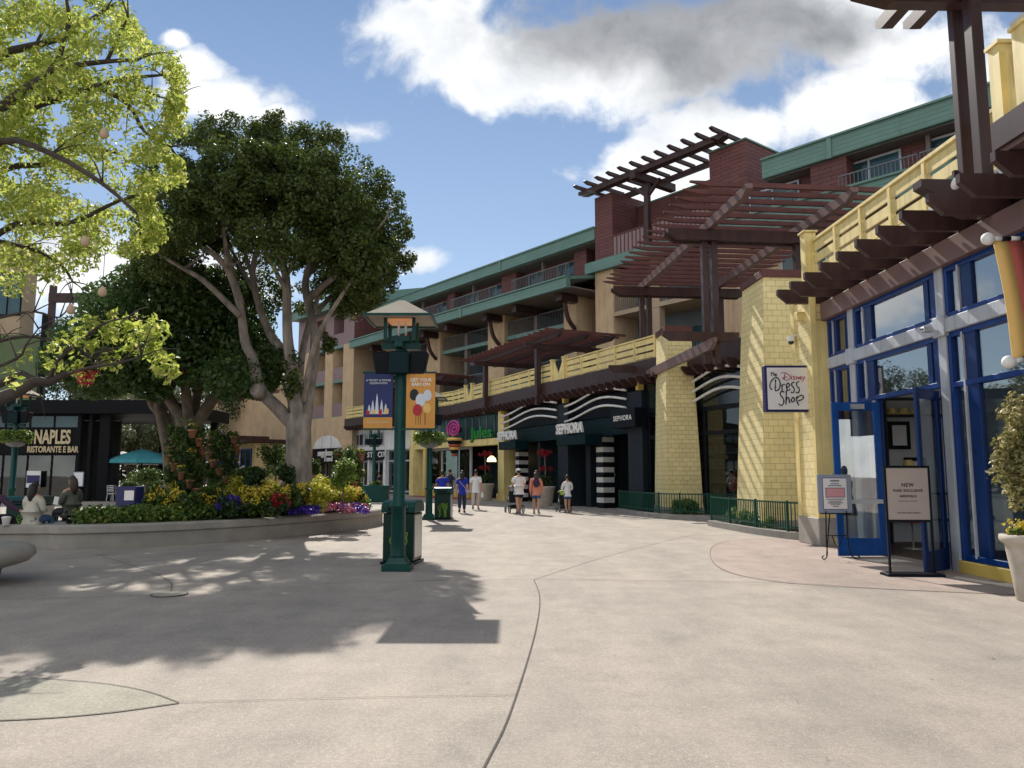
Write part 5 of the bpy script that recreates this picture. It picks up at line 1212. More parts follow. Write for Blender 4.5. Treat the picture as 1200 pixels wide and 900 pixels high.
# border hedge following the wall
cl = []
for p,q in zip(pc[:36],pc[1:37]):
    for k in range(13):
        a = p.lerp(q,rng.random()); d = (cen-a).normalized(); a = a+d*(.62+.55*rng.random()); cl.append((a.x,a.y,.54+.22*rng.random(),.18,.18,.17))
tag(leafcloud('border_plants',cl,30,.10,'leaf_hedge',None,.2,.6),'low green border plants along the inside of the planter wall',None,None,'stuff')
cl = []
for i in range(420):
    a = rng.random()*6.28; k = rng.random()**.5; p = pc[int(a/6.28*len(pc))%len(pc)]; q = cen+(p-cen)*(.15+.72*k); cl.append((q.x,q.y,soilz(q.x,q.y)+.05,.22,.22,.12))
tag(leafcloud('ground_cover',cl,34,.11,'leaf_dark',None,.2,.6),'dark green ground cover filling the planter between shrubs',None,None,'stuff')
def standard(px,pyb,pyt,Y,r_,lab,leaf,fl=None):
    p = at(px,pyb,Y); z0 = soilz(p.x,p.y); zt = at(px,pyt,Y).z; t = thing('standard_tree',lab,'small tree',(p.x,p.y,z0-.05))
    MB().tube(catmull([(0,0,0),(.02,0,(zt-z0)*.5),(0,.01,zt-z0)],4),.026,7).build('trunk','bark_mid',t)
    leafcloud('crown',scatter((0,0,zt-z0),(r_*.8,r_*.8,r_*.75),22,r_*.34),85,.09,leaf,t,.3)
    if fl: leafcloud('flower',scatter((0,0,zt-z0),(r_,r_,r_),14,r_*.2),10,.09,fl,t,.3)
standard(296,585,556,20.2,.36,'slim standard with a round dark green head left of the big trunk','leaf_dark'); standard(334,580,553,20.6,.34,'slim standard with a round dark green head close to the big trunk','leaf_dark')
standard(401,588,553,21.0,.42,'slim standard with bright green round head right of the big trunk','leaf_hedge'); standard(281,580,555,21.8,.34,'rose standard with white flowers beside the right pot tower','leaf_mid','flower_white')
standard(322,570,537,23.5,.62,'larger bushy standard behind the slim ones','leaf_mid'); standard(385,582,572,23,.4,'small standard with red flowers behind the bright green one','leaf_mid','flower_red'); standard(366,580,545,24.6,.3,'small green standard just right of the big trunk','leaf_mid')
# flower pot towers
def pot_tower(px,pyb,Y,h,r_,lab,seed):
    rs = np.random.default_rng(seed); p = at(px,pyb,Y); z0 = soilz(p.x,p.y) if Y < 27 else 0
    t = thing('flower_pot_tower',lab,'planter',(p.x,p.y,z0-.05),0,'towers of flower pots')
    MB().tube([(0,0,0),(0,0,h-.1)],.06,8).build('pole','rail_metal',t); MB().lathe([(r_*.55,0),(r_*.5,.1),(r_*.3,h*.5),(.1,h-.2)],n=12).build('core','leaf_dark',t)
    cl = []; fl = []
    n = int(h/.26)
    for i in range(n):
        z = .35+(h-.6)*i/(n-1)
        for j in range(4):
            a = i*1.05+j*1.57+.2; x,y = math.cos(a)*r_*.8,math.sin(a)*r_*.8
            if (i+j)%2 == 0 and y < .25:
                s_ = .8+.35*rs.random(); pot = MB().lathe([(.07*s_,-.10),(.105*s_,.08),(.12*s_,.085),(.12*s_,.125),(.10*s_,.125)],c=(x*1.1,y*1.1,z-.1),n=12).build('pot','terracotta',t)
            cl += [(x*1.05,y*1.05,z+.07,.17,.17,.13),(x*1.15,y*1.15,z+.02,.12,.12,.16),(x*.75,y*.75,z-.02,.15,.15,.15)]
            if rs.random() < .35: fl.append((x*1.12,y*1.12,z+.13,.13,.13,.08))
    leafcloud('foliage',cl+[(0,0,h-.05,.25,.25,.2)],46,.10,'leaf_mid',t,.2); leafcloud('flower',fl,36,.06,'flower_yellow' if seed != 2 else 'flower_purple',t,.2)
pot_tower(215,585,20.6,2.35,.46,'tall tower of terracotta flower pots at the left of the planter',1); pot_tower(259,572,23.0,2.25,.42,'tower of terracotta flower pots between the left tower and the tree',2); pot_tower(408,585,25.0,1.95,.42,'smaller tower of flower pots at the right end of the planter',3)
# ------------------------------------------------------------------ lamp posts, bins
def lamp(p, lab, head=True):
    t = thing('lamp_post',lab,'lamp post',p,0,'green lamp posts of the plaza')
    MB().box(-.24,.24,-.24,.24,0,.10).hexa([(-.2,-.2,.10),(.2,-.2,.10),(.2,.2,.10),(-.2,.2,.10)],[(-.13,-.13,.22),(.13,-.13,.22),(.13,.13,.22),(-.13,.13,.22)]).build('base','lamp_green',t,bevel=.012)
    MB().lathe([(.135,.2),(.125,.25),(.118,1.02),(.15,1.04),(.15,1.09),(.10,1.12),(.095,3.75),(.085,3.95)],n=14).build('pole','lamp_green',t)
    MB().box(-.33,.33,-.07,.07,3.72,3.84).box(-.07,.07,-.33,.33,3.725,3.835).box(-.16,.16,-.16,.16,3.84,3.94).build('cross_arm','lamp_green',t,bevel=.008)
    for i,j in ((-1,-1),(1,-1),(-1,1),(1,1)): MB().box(.24*i-.028,.24*i+.028,.24*j-.028,.24*j+.028,3.84,4.3).build('lantern_post','lamp_green',t)
    MB().tube([(-.05,0,3.94),(-.05,0,4.26)],.022,6).tube([(.07,0,3.94),(.07,0,4.26)],.022,6).build('lamp_tube','white_paint',t)
    e = .56; MB().hexa([(-e,-e,4.235),(e,-e,4.235),(e,e,4.235),(-e,e,4.235)],[(-.05,-.05,4.58),(.05,-.05,4.58),(.05,.05,4.58),(-.05,.05,4.58)]).build('roof','lamp_roof',t)
    m = MB(); 
    for s_ in (-1,1): m.box(-e-.02,e+.02,s_*e-.02,s_*e+.02,4.21,4.25).box(s_*e-.02,s_*e+.02,-e+.02,e-.02,4.212,4.248)
    m.build('roof_edge','lamp_green',t); MB().box(-.22,.22,-.22,.22,4.19,4.228).build('diffuser','lamp_glow',t)
    for a in (-1,1):
        sp_ = MB().hexa([(a*.28-.13,-.14,3.28),(a*.28+.13,-.14,3.28),(a*.28+.13,.12,3.34),(a*.28-.13,.12,3.34)],[(a*.33-.15,-.19,3.66),(a*.33+.15,-.19,3.66),(a*.33+.15,.13,3.66),(a*.33-.15,.13,3.66)]).build('speaker','black_paint',t,bevel=.015)
    MB().box(-.17,.17,-.26,-.06,3.28,3.66).build('speaker','dark_teal',t,bevel=.015); MB().box(-.28,.28,-.06,.06,3.18,3.27).build('speaker_arm','lamp_green',t)
    return t
Lm = lamp((-1.91,13.1,0),'nearest green lamp post with two banners standing by the black bin')
def basket(t, z, r_):
    MB().lathe([(r_*.75,z-.02),(r_*.6,z-.22),(r_*.2,z-.3)],n=16).build('basket','rail_metal',t)
    leafcloud('basket_plant',[(r_*.62*math.cos(a),r_*.62*math.sin(a),z+.06,.26,.26,.24) for a in [k*.55 for k in range(12)]],130,.12,'leaf_hedge',t,.3,droop=.6)
for px,Y,lab in ((503,27.18,'green lamp post with leafy hanging basket behind the near banners'),(438,46,'far green lamp post in front of the white shop'),(15,26,'green lamp post with leafy hanging basket at left before the dark pavilion')):
    x = ray(px,560)[0]/ray(px,560)[1]*Y; q = dup(Lm,(x,Y,0),0,lab)
    if px != 438: basket(q,2.78,.55 if px > 100 else .46)
# banners of the nearest post
for s_,nm,mat,lab in ((-1,'banner','banner_navy','navy street banner with white heading and orange foot on nearest lamp post'),(1,'banner','banner_orange','orange street banner with white heading on nearest lamp post')):
    x0 = -1.91+s_*.36; t = thing('banner',lab,'banner',(x0,12.98,0),0,'street banners on the lamp post')
    MB().box(-.245,.245,-.008,.008,2.36,3.30).build('cloth',mat,t)
    MB().bar((s_*.27,0,3.31),(-s_*.30,0,3.31),.03,.03).bar((s_*.27,0,2.345),(-s_*.30,0,2.345),.03,.03).build('rod','lamp_green',t)
    f = front(0,-.0115,0)
    if s_ < 0:
        MB().box(-.245,.245,-.0105,-.0085,2.36,2.545).build('foot_band','banner_orange',t)
        text_obj('lettering','A MICKEY & MINNIE',.047,.001,'white_paint',t,front(0,-.0115,3.175)); text_obj('lettering','CELEBRATION',.047,.001,'white_paint',t,front(0,-.0115,3.125)); text_obj('lettering','Disneyland',.085,.001,'sign_cream',t,front(0,-.0125,2.47))
        m = MB()    # a plain cluster of pennants in place of the printed picture
        for i,(x,h_) in enumerate(((-.15,.16),(-.09,.24),(-.02,.36),(.06,.25),(.13,.18))): m.prism([(x-.035,2.60),(x+.035,2.60),(x+.012,2.62+h_*.7),(x,2.60+h_),(x-.012,2.62+h_*.7)],1,-.0115,-.0085,0)
        for i,x in enumerate((-.17,-.07,.04,.15)): m.box(x-.03,x+.03,-.0135,-.0116,2.585+.02*(i%2),2.66+.01*i,1+i%2)
        m.build('print',['banner_pale','ink_red','awning_yellow'],t)
    else:
        text_obj('lettering','GET YOUR',.075,.001,'white_paint',t,front(0,-.0115,3.18),bold=.002); text_obj('lettering','EARS ON',.075,.001,'white_paint',t,front(0,-.0115,3.105),bold=.002)
        m = MB()    # plain balloons in place of the printed character
        for i,(x,z,rx,rz,mi) in enumerate(((-.11,2.93,.075,.10,0),(.115,2.92,.07,.095,1),(.0,2.84,.085,.11,1),(-.05,2.67,.08,.10,2),(.11,2.70,.065,.085,3))):
            y_ = -.0088-.0012*i; m.prism([(x+rx*math.cos(a_)*(1-.12*math.sin(a_)*(math.sin(a_)<0)),z+rz*math.sin(a_)) for a_ in [q_*math.pi/9 for q_ in range(18)]],1,y_-.0011,y_,mi); m.box(x-.004+(-x*.3),x+.004+(-x*.3),-.0087,-.0082,2.42,z-rz*.95,0)
        m.build('print',['ink','banner_pale','ink_red','awning_yellow'],t)
def bin_(p, rot, lab, w_=.56, d_=.62, h_=1.12):
    t = thing('litter_bin',lab,'litter bin',p,rot)
    MB().box(-w_/2,w_/2,-d_/2,d_/2,.05,h_-.22).build('body','bin_green',t,bevel=.02)
    m = MB(); pr = [(-d_/2-.03,h_-.21),(d_/2+.03,h_-.21),(d_/2+.03,h_-.10),(d_/2-.04,h_-.03),(d_/2-.14,h_),(-d_/2+.14,h_),(-d_/2+.04,h_-.03),(-d_/2-.03,h_-.10)]
    m.prism(pr,0,-w_/2-.03,w_/2+.03).build('lid','lamp_green',t,bevel=.012)
    MB().box(-w_/2-.03,w_/2+.03,-d_/2-.03,d_/2+.03,0,.05).build('foot','black_paint',t)
    MB().box(w_/2+.001,w_/2+.012,-d_/2+.06,d_/2-.06,.12,h_-.26).build('lit_side_strip','metal_light',t); MB().box(-w_*.32,w_*.32,-d_/2-.034,-d_/2-.031,h_-.18,h_-.11).build('flap','black_paint',t)  # pale side strip: light along that edge put into its colour
    v = MB(); y = -d_/2-.008
    for k,(x,s_) in enumerate(((-.12,1),(.14,-1),(.05,1))):
        v.tube(catmull([(x,y,.06),(x+.04*s_,y,.25),(x-.03*s_,y,.42),(x+.05*s_,y,.52)],4),.009,5)
        v.tube(catmull([(x+.05*s_,y,.52),(x+.12*s_,y,.56),(x+.10*s_,y,.46),(x+.05*s_,y,.47)],4),.008,5)
        for z in (.14,.22,.30,.38): v.tube([(x,y,z),(x+.09*s_,y,z+.05)],.008,5)
    v.build('vine_ornament','vine_paint',t)
bin_((-1.98,14.15,0),R(-8),'dark green litter bin with vine ornament right behind the nearest lamp post')
bin_((-2.42,27.5,0),R(-3),'dark green litter bin with vine ornament beside the second lamp post')
bin_((-13.0,21.0,0),R(4),'green litter bin behind the people on the seat wall',.9,.7,1.0)
t = thing('planter_box','teal planter box at the foot of the far lamp post','planter',(-7.7,44,0)); MB().box(-.7,.7,-.4,.4,0,.95).build('box','lamp_green',t,bevel=.03); leafcloud('foliage',scatter((0,0,1.0),(.6,.3,.15),14,.15),40,.12,'leaf_mid',t,.2)
# ------------------------------------------------------------------ pavilion restaurant on the left
N = thing('restaurant_pavilion','black flat roofed restaurant pavilion with glass walls and an open right end','restaurant',(0,45,0))
xL,xR = -34,-19.9
MB().box(xL,xR,-.6,9,5.05,5.85).build('roof','roof_dark',N,bevel=.02)
for a,b in ((-24.1,-23.5),(-24.75,-24.55),(-25.4,-25.2)): MB().box(a,b,-.1,.25,0,5.05).build('post','roof_dark',N)
MB().box(-24.05,-23.6,7.5,7.9,0,5.05).build('post','roof_dark',N); MB().box(-20.6,-20.2,7.5,7.9,0,5.05).build('post','roof_dark',N)
MB().box(xL,-25.41,-.05,.2,2.75,4.2).build('sign_band','roof_dark',N)
for a in (-33,-31,-29.2,-27.4): window(N,0,0,1,0,1,name='skip') if False else None
def xwin(parent, x0, x1, y, z0, z1, n, frame, glass):
    m = MB(); t_ = .09
    for i in range(n+1): x = x0+(x1-x0)*i/n; m.box(x-t_/2,x+t_/2,y-.05,y+.05,z0,z1)
    m.box(x0,x1,y-.048,y+.048,z0,z0+t_).box(x0,x1,y-.048,y+.048,z1-t_,z1); f = m.build('window',frame,parent); MB().box(x0,x1,y-.008,y+.008,z0+.05,z1-.05).build('pane',glass,f)
xwin(N,xL,-25.45,.1,.05,2.74,6,'roof_dark','dark_glass'); xwin(N,xL,-25.45,.1,4.21,5.04,6,'roof_dark','glass_teal')
MB().box(xL,-25.5,5,5.2,0,5.0).build('back_wall','interior_dark',N); MB().box(xL,xR,-.5,9,.004,.02).build('floor','interior_floor',N)
MB().box(-30,-26.5,2.2,2.8,0,1.1).box(-30.05,-26.45,2.15,2.85,1.1,1.16).build('bar_counter','dark_teal',N)
t = thing('restaurant_sign','cream capital lettering on the black pavilion front','sign',(-26.95,44.93,0))
text_obj('lettering','NAPLES',1.12,.03,'sign_cream',t,front(.12,-.03,3.68),sx=.56,bold=.03); text_obj('lettering','RISTORANTE E BAR',.50,.02,'sign_cream',t,front(.18,-.03,2.98),sx=.68,bold=.012)
t = thing('poster','white notice on the dark pavilion glass','poster',(-25.1,44.8,0)); MB().box(-.3,.3,-.02,.02,.85,1.7).build('sheet','board_grey',t); MB().box(-.26,.26,-.028,-.021,.9,1.65).build('print','sign_face',t)
t = thing('poster','blue and white poster on the dark pavilion glass','poster',(-27.7,44.8,0)); MB().box(-.4,.4,-.02,.02,.8,1.75).build('sheet','sign_face',t); MB().box(-.38,.38,-.028,-.021,1.05,1.5).build('print','sign_navy',t)
def teal_umbrella(p, s_, lab, mat='teal_canvas'):
    t = thing('market_umbrella',lab,'umbrella',p,.3,'umbrellas of the pavilion terrace'); MB().tube([(0,0,0),(0,0,3.0)],.045,8).build('pole','black_paint',t)
    MB().lathe([(1.95*s_,2.22),(1.9*s_,2.42),(1.0*s_,2.78),(.05,3.08)],n=8,sm=False).build('canopy',mat,t)
    m = MB()
    for k in range(8): a = k*math.pi/4; m.bar((0,0,2.5),(1.8*s_*math.cos(a),1.8*s_*math.sin(a),2.36),.02,.02)
    m.build('rib','metal_light',t)
    MB().lathe([(.35,0),(.35,.08),(.06,.1),(.06,.3)],n=12).build('base','black_paint',t)
for px,Y,s_,lab,mt in ((166,46.5,1.05,'large teal umbrella nearest the pavilion post','teal_canvas'),(197,50,.95,'teal umbrella half hidden by the flower pot tower','teal_canvas'),(143,52,.9,'white umbrella behind the pavilion post','canvas_white'),(178,55,.9,'white umbrella between the teal ones farther back','canvas_white'),(120,53,.8,'white umbrella inside the pavilion end','canvas_white')):
    x = ray(px,545)[0]/ray(px,545)[1]*Y; teal_umbrella((x,Y,0),s_,lab,mt)
def cafe_table(x,y,lab):
    t = thing('cafe_table',lab,'table',(x,y,0),0,'cafe tables of the terrace'); MB().lathe([(.4,.72),(.42,.74),(.42,.76)],n=16).build('tabletop','metal_light',t); MB().lathe([(.25,0),(.25,.03),(.04,.05),(.035,.72)],n=10).build('leg','metal_light',t)
def cafe_chair(x,y,r_,lab):
    t = thing('cafe_chair',lab,'chair',(x,y,0),r_,'cafe chairs of the terrace'); MB().box(-.2,.2,-.2,.2,.43,.47).build('seat','metal_light',t)
    for i,j in ((-1,-1),(1,-1),(-1,1),(1,1)): MB().bar((.18*i,.18*j,.43),(.21*i,.21*j,0),.025,.025).build('leg','metal_light',t)
    m = MB().bar((-.18,.19,.46),(-.19,.25,.9),.025,.025).bar((.18,.19,.46),(.19,.25,.9),.025,.025)
    for z in (.6,.7,.8,.9): m.bar((-.19,.20+.05*(z-.46)/.44,z),(.19,.20+.05*(z-.46)/.44,z),.02,.04)
    m.build('backrest','metal_light',t)
for k,(x,y) in enumerate(((-23.0,45.6),(-21.6,46.4),(-22.4,48.2))):
    nm = ('left','right','rear')[k]; cafe_table(x,y,'round metal cafe table at the pavilion open end, %s of three'%nm)
    for q in range(3): cafe_chair(x+.8*math.cos(q*2.1+.4+k),y+.8*math.sin(q*2.1+.4+k),q*2.1+.4+k-1.57,'light metal cafe chair drawn up to the %s round cafe table of the terrace'%nm)
for px,Y,w_,lab in ((152,37,.45,'dark blue planter box with a white notice in front of the cafe terrace'),(178,38,.62,'teal planter box right of the dark blue one')):
    x = ray(px,580)[0]/ray(px,580)[1]*Y; t = thing('planter_box',lab,'planter',(x,Y,0)); MB().box(-w_,w_,-.4,.4,0,1.0).build('box','sign_navy' if px == 152 else 'lamp_green',t,bevel=.02)
    leafcloud('foliage',scatter((0,0,1.08),(w_*.9,.3,.15),16,.16),40,.13,'leaf_mid',t,.2)
    if px == 152: MB().box(w_-.5,w_-.05,-.42,-.405,.35,.8).build('notice','sign_face',t)
p = at(168,592,33); t = thing('standard_tree','small round standard tree in front of the teal planter box','small tree',(p.x,33,0)); MB().tube([(0,0,0),(.05,0,.8),(0,0,1.4)],.04).build('trunk','bark_mid',t); leafcloud('crown',scatter((0,0,1.5),(.55,.55,.28),22,.2),80,.11,'leaf_mid',t,.3)
# tall olive building behind the pavilion
O = thing('olive_building','tall building with olive green siding and cream upper wall behind the pavilion','building',(0,60,0))
MB().box(-60,-41.3,.0,2,0,12.2).build('wall','dark_teal',O); MB().box(-41.2,-36.9,-.6,.4,0,12.4).build('wall','olive_siding',O); MB().box(-60,-38.9,-.3,1.5,12.41,20).build('upper_wall','beige_dark',O)
for x in (-41.4,-41.0,-36.7): MB().box(x-.15,x+.15,-.8,-.5,0,14).build('post','roof_dark',O)
xwin(O,-41.0,-38.9,-.34,14.0,17.5,2,'roof_dark','glass_teal'); xwin(O,-44,-41.6,-.05,6.5,9.5,2,'roof_dark','glass_teal'); xwin(O,-44,-41.6,-.05,2.5,5.0,2,'roof_dark','glass_teal')
MB().bar((-36.8,0,15.5),(-33.4,0,15.5),.5,.7).bar((-33.6,0,15.2),(-36.0,0,10.2),.4,.5).bar((-36.8,0,9.9),(-32.8,0,9.9),.4,.5).bar((-36.6,0,10),(-36.6,0,16.5),.4,.4).build('steel_frame','brown_wood',O)
cl = []
for i in range(150): cl.append((-95+75*rng.random(),84+14*rng.random(),.5+5.5*rng.random(),2.4,2.0,1.7))
tag(leafcloud('distant_trees',cl,120,.6,'leaf_dark',None,.3,.6),'distant dark mass of trees closing the view at the left',None,None,'stuff')
# ------------------------------------------------------------------ people
def skinmesh(nodes, edges, root=0):
    bm = bmesh.new(); ly = bm.verts.layers.skin.verify(); vs = []
    for i,(p,r_) in enumerate(nodes):
        v = bm.verts.new(p); rr = r_ if hasattr(r_,'__len__') else (r_,r_); v[ly].radius = rr; v[ly].use_root = (i == root); vs.append(v)
    for a,b in edges: bm.edges.new((vs[a],vs[b]))
    me = bpy.data.meshes.new('sk'); bm.to_mesh(me); bm.free()
    o = bpy.data.objects.new('sk',me); COL.objects.link(o)
    s_ = o.modifiers.new('s','SKIN'); s_.use_smooth_shade = True; ss = o.modifiers.new('b','SUBSURF'); ss.levels = 1; ss.render_levels = 1
    bpy.context.view_layer.update()
    out = bpy.data.meshes.new_from_object(o.evaluated_get(bpy.context.evaluated_depsgraph_get())); bpy.data.objects.remove(o); bpy.data.meshes.remove(me)
    return out
def addmesh(name, mes, mats, parent):
    bm = bmesh.new(); 
    for k,me in enumerate(mes):
        n0 = len(bm.faces); bm.from_mesh(me); bm.faces.ensure_lookup_table()
        for f in bm.faces[n0:]: f.material_index = k if k < len(mats) else 0; f.smooth = True
        bpy.data.meshes.remove(me)
    me = bpy.data.meshes.new(name); bm.to_mesh(me); bm.free()
    for m in mats: me.materials.append(MATS[m])
    o = bpy.data.objects.new(name,me); COL.objects.link(o); o.parent = parent; return o
V = Vector
def lerp(a,b,t): return a+(b-a)*t
def person(lab, loc, rot, h=1.72, pose='walk', top='cloth_white', bottom='cloth_denim', shorts=False, hair='hair_dark', long_hair=False, skin='skin', shoe='cloth_greyshoe', sleeve='short', step=.2, arms=None, cap=None, w=1.0, look=0.0):
    t = thing('person',lab,'person',loc,rot); k = h/1.75
    sit = pose == 'sit'
    hz = .13 if sit else .92
    J = {'pel':V((0,0,hz)),'bel':V((0,-.01,hz+.16)),'che':V((0,.0,hz+.38)),'sho':V((0,.01,hz+.50)),'nek':V((0,.015,hz+.585)),'hd0':V((0,.03,hz+.63))}
    # facing +y
    for s_,n in ((-1,'L'),(1,'R')):
        J['hip'+n] = V((s_*.095,0,hz-.02)); J['shl'+n] = V((s_*.185*w,0,hz+.475))
        if sit:
            J['kne'+n] = V((s_*.13,.43,hz+.0)); J['ank'+n] = V((s_*.12,.42,hz-.46)); J['toe'+n] = V((s_*.13,.56,hz-.52))
        else:
            d = step*s_
            J['kne'+n] = V((s_*.10,d*.55+.03,.49)); J['ank'+n] = V((s_*.10,d-.03*(d<0),.09+(.06 if d < 0 else 0))); J['toe'+n] = V((s_*.115,d+.13,.035+(.02 if d < 0 else 0)))
        if arms == 'push': J['elb'+n] = V((s_*.25,.06,hz+.20)); J['wri'+n] = V((s_*.19,.30,hz+.15)); J['han'+n] = V((s_*.18,.37,hz+.15))
        elif arms == 'lap': J['elb'+n] = V((s_*.24,.05,hz+.20)); J['wri'+n] = V((s_*.12,.26,hz+.18)); J['han'+n] = V((s_*.08,.33,hz+.18))
        elif arms == 'reach' and s_ > 0: J['elb'+n] = V((.40,.05,hz+.28)); J['wri'+n] = V((.62,.12,hz+.16)); J['han'+n] = V((.69,.14,hz+.13))
        else: sw = -.6*step*s_; J['elb'+n] = V((s_*.235*w,sw*.5-.02,hz+.19)); J['wri'+n] = V((s_*.245*w,sw+.06,hz-.04)); J['han'+n] = V((s_*.245*w,sw+.09,hz-.12))
    for q in J: J[q] = J[q]*k if not sit else J[q]*k
    def sk(names, rads, edges, root=0): return skinmesh([(J[n] if isinstance(n,str) else n, tuple(x*k for x in r_) if hasattr(r_,'__len__') else r_*k) for n,r_ in zip(names,rads)], edges, root)
    nm = ['pel','bel','che','sho','nek','hd0']; rd = [(.13*w,.095),(.115*w,.085),(.135*w,.095),(.10*w,.07),.052,.055]; ed = [(0,1),(1,2),(2,3),(3,4),(4,5)]
    for n in 'LR':
        b = len(nm); nm += ['hip'+n,'kne'+n,'ank'+n,'toe'+n,'shl'+n,'elb'+n,'wri'+n,'han'+n]; rd += [.10,.068,.045,.038,.066,.05,.036,(.042,.026)]
        ed += [(0,b),(b,b+1),(b+1,b+2),(b+2,b+3),(3,b+4),(b+4,b+5),(b+5,b+6),(b+6,b+7)]
    mes = [sk(nm,rd,ed)]
    # fingers, each rooted in the palm
    for n,s_ in (('L',-1),('R',1)):
        hd = J['han'+n]; d = (J['han'+n]-J['wri'+n]).normalized(); side = d.cross(V((s_,0,.2))).normalized(); inn = V((-s_,0,0)); m = MB()
        for q,l_ in ((-1.5,.055),(-.5,.07),(.5,.075),(1.5,.065)):
            a = hd+side*(q*.018*k); m.tube([a-d*.01,a+d*(l_*.55+.02)*k,a+d*(l_+.015)*k+inn*.02*k],[.0095*k,.009*k,.007*k],6)
        a = hd-d*.03*k; m.tube([a,a-side*.035*k+d*.02*k,a-side*.04*k+d*.05*k+inn*.012*k],[.011*k,.010*k,.008*k],6)
        me = bpy.data.meshes.new('f'); me.from_pydata(m.v,[],m.f); mes.append(me)
    hc = J['hd0']+V((0,.012,.105))*k; hm = MB()
    hm.ball(hc,(.072*k,.088*k,.112*k),0,16,12).ball(hc+V((0,.02,-.07))*k,(.052*k,.06*k,.05*k),0,12,8)
    hm.tube([hc+V((0,.082,.015))*k,hc+V((0,.104,-.02))*k,hc+V((0,.088,-.03))*k],[.008*k,.015*k,.010*k],6)
    for s_ in (-1,1): hm.ball(hc+V((s_*.073,-.005,-.008))*k,(.012*k,.02*k,.032*k),0,8,6)
    me = bpy.data.meshes.new('h'); me.from_pydata(hm.v,[],hm.f); mes.append(me)
    b = addmesh('body',mes,[skin],t)
    fm = MB()
    for s_ in (-1,1): fm.ball(hc+V((s_*.028,.079,.012))*k,(.011*k,.008*k,.007*k),0,8,6)
    e_ = fm.build('eye','ink',t); MB().ball(hc+V((0,.083,-.058))*k,(.022*k,.008*k,.006*k),0,8,6).build('mouth','ink_red',t)
    # clothing
    nm = ['pel','bel','che','sho']; rd = [(.178*w,.14),(.162*w,.13),(.18*w,.135),(.135*w,.10)]; ed = [(0,1),(1,2),(2,3)]
    J['hmS'] = J['pel']+V((0,0,-.03 if sit else -.075))*k; nm.append('hmS'); rd.append((.158*w,.124)); ed.append((0,4))
    J['col'] = J['sho'].lerp(J['nek'],.35); nm.append('col'); rd.append(.068); ed.append((3,5))
    for n in 'LR':
        b0 = len(nm); J['slv'+n] = J['shl'+n].lerp(J['elb'+n],.75); nm += ['shl'+n,'slv'+n if sleeve == 'short' else 'elb'+n]; rd += [.088,.082 if sleeve == 'short' else .068]; ed += [(3,b0),(b0,b0+1)]
        if sleeve == 'long': nm.append('wri'+n); rd.append(.044); ed.append((b0+1,b0+2))
    addmesh('shirt',[sk(nm,rd,ed)],[top],t)
    J['wst'] = J['pel'].lerp(J['bel'],.55); nm = ['wst','pel']; rd = [(.160*w,.124),(.170*w,.134)]; ed = [(0,1)]
    for n in 'LR':
        b0 = len(nm); J['cuf'+n] = J['hip'+n].lerp(J['kne'+n],.72 if shorts else 1); nm += ['hip'+n,'cuf'+n]; rd += [.125,.112 if shorts else .085]; ed += [(1,b0),(b0,b0+1)]
        if not shorts: J['hem'+n] = J['kne'+n].lerp(J['ank'+n],.92); nm.append('hem'+n); rd.append(.07); ed.append((b0+1,b0+2))
    addmesh('shorts' if shorts else 'trousers',[sk(nm,rd,ed,1)],[bottom],t)
    for n in 'LR':
        a,c_ = J['ank'+n],J['toe'+n]; m = MB(); m.tube([a+V((0,-.05,-.045))*k,a+V((0,.03,-.035))*k,c_+V((0,.02,0))*k,c_+V((0,.07,-.005))*k],[.042*k,.05*k,.047*k,.026*k],8,0,flat=.9).build('shoe',shoe,t)
    m = MB(); m.ball(hc+V((0,-.018,.022))*k,(.083*k,.09*k,.108*k),0,14,10)
    if long_hair: m.tube([hc+V((0,-.06,.03))*k,hc+V((0,-.088,-.08))*k,hc+V((0,-.10,-.22))*k,hc+V((0,-.09,-.36))*k],[.088*k,.10*k,.095*k,.05*k],10)
    m.build('hair',hair,t)
    if cap: MB().ball(hc+V((0,-.008,.052))*k,(.088*k,.10*k,.075*k),0,14,8).box(hc.x-.06*k,hc.x+.06*k,hc.y+.07*k,hc.y+.17*k,hc.z+.04*k,hc.z+.055*k).build('cap',cap,t)
    return t
def backpack(p, rot, mat, lab, hh=.45, s_=1.0):
    t = thing('backpack',lab,'backpack',p,rot); MB().ball((0,0,hh*.5),(.15*s_,.085*s_,hh*.52),0,14,10).build('bag',mat,t); MB().ball((0,-.07*s_,hh*.28),(.11*s_,.05*s_,hh*.24),0,12,8).build('pocket',mat,t)
    for q in (-1,1): MB().tube(catmull([(q*.09*s_,.05,hh*.9),(q*.11*s_,.16,hh*1.12),(q*.12*s_,.27*s_,hh*.85),(q*.12*s_,.22*s_,hh*.3),(q*.10*s_,.06*s_,hh*.1)],4),.014,5).build('strap','cloth_black',t)
WB = R(0)
person('person in royal blue shirt half hidden behind the second bin',(-3.15,35,0),R(5),1.70,top='cloth_royal',bottom='cloth_darkdenim',step=.15,skin='skin_tan',w=1.15)
person('person in slate shirt wearing a dark backpack, farthest of the walkers',(-3.25,40.5,0),R(8),1.82,top='cloth_slate',bottom='cloth_darkdenim',step=-.18)
backpack((-3.22,40.36,1.12),R(8),'cloth_navycloth','dark blue backpack on the person in slate shirt')
person('person in royal blue shirt and dark jeans with a pale crossbody strap',(-2.05,31.8,0),R(4),1.70,top='cloth_royal',bottom='cloth_darkdenim',step=.14,long_hair=True,shoe='cloth_black',w=.92)
person('person in white shirt and beige trousers carrying a white bag',(-1.62,34.6,0),R(-3),1.74,top='cloth_white',bottom='cloth_beigecloth',step=.16)
person('person in pale shirt, navy shorts and cap pushing a black stroller',(.28,31.2,0),R(14),1.78,top='cloth_white',bottom='cloth_navycloth',shorts=True,step=.24,arms='push',cap='cloth_white',w=1.1)
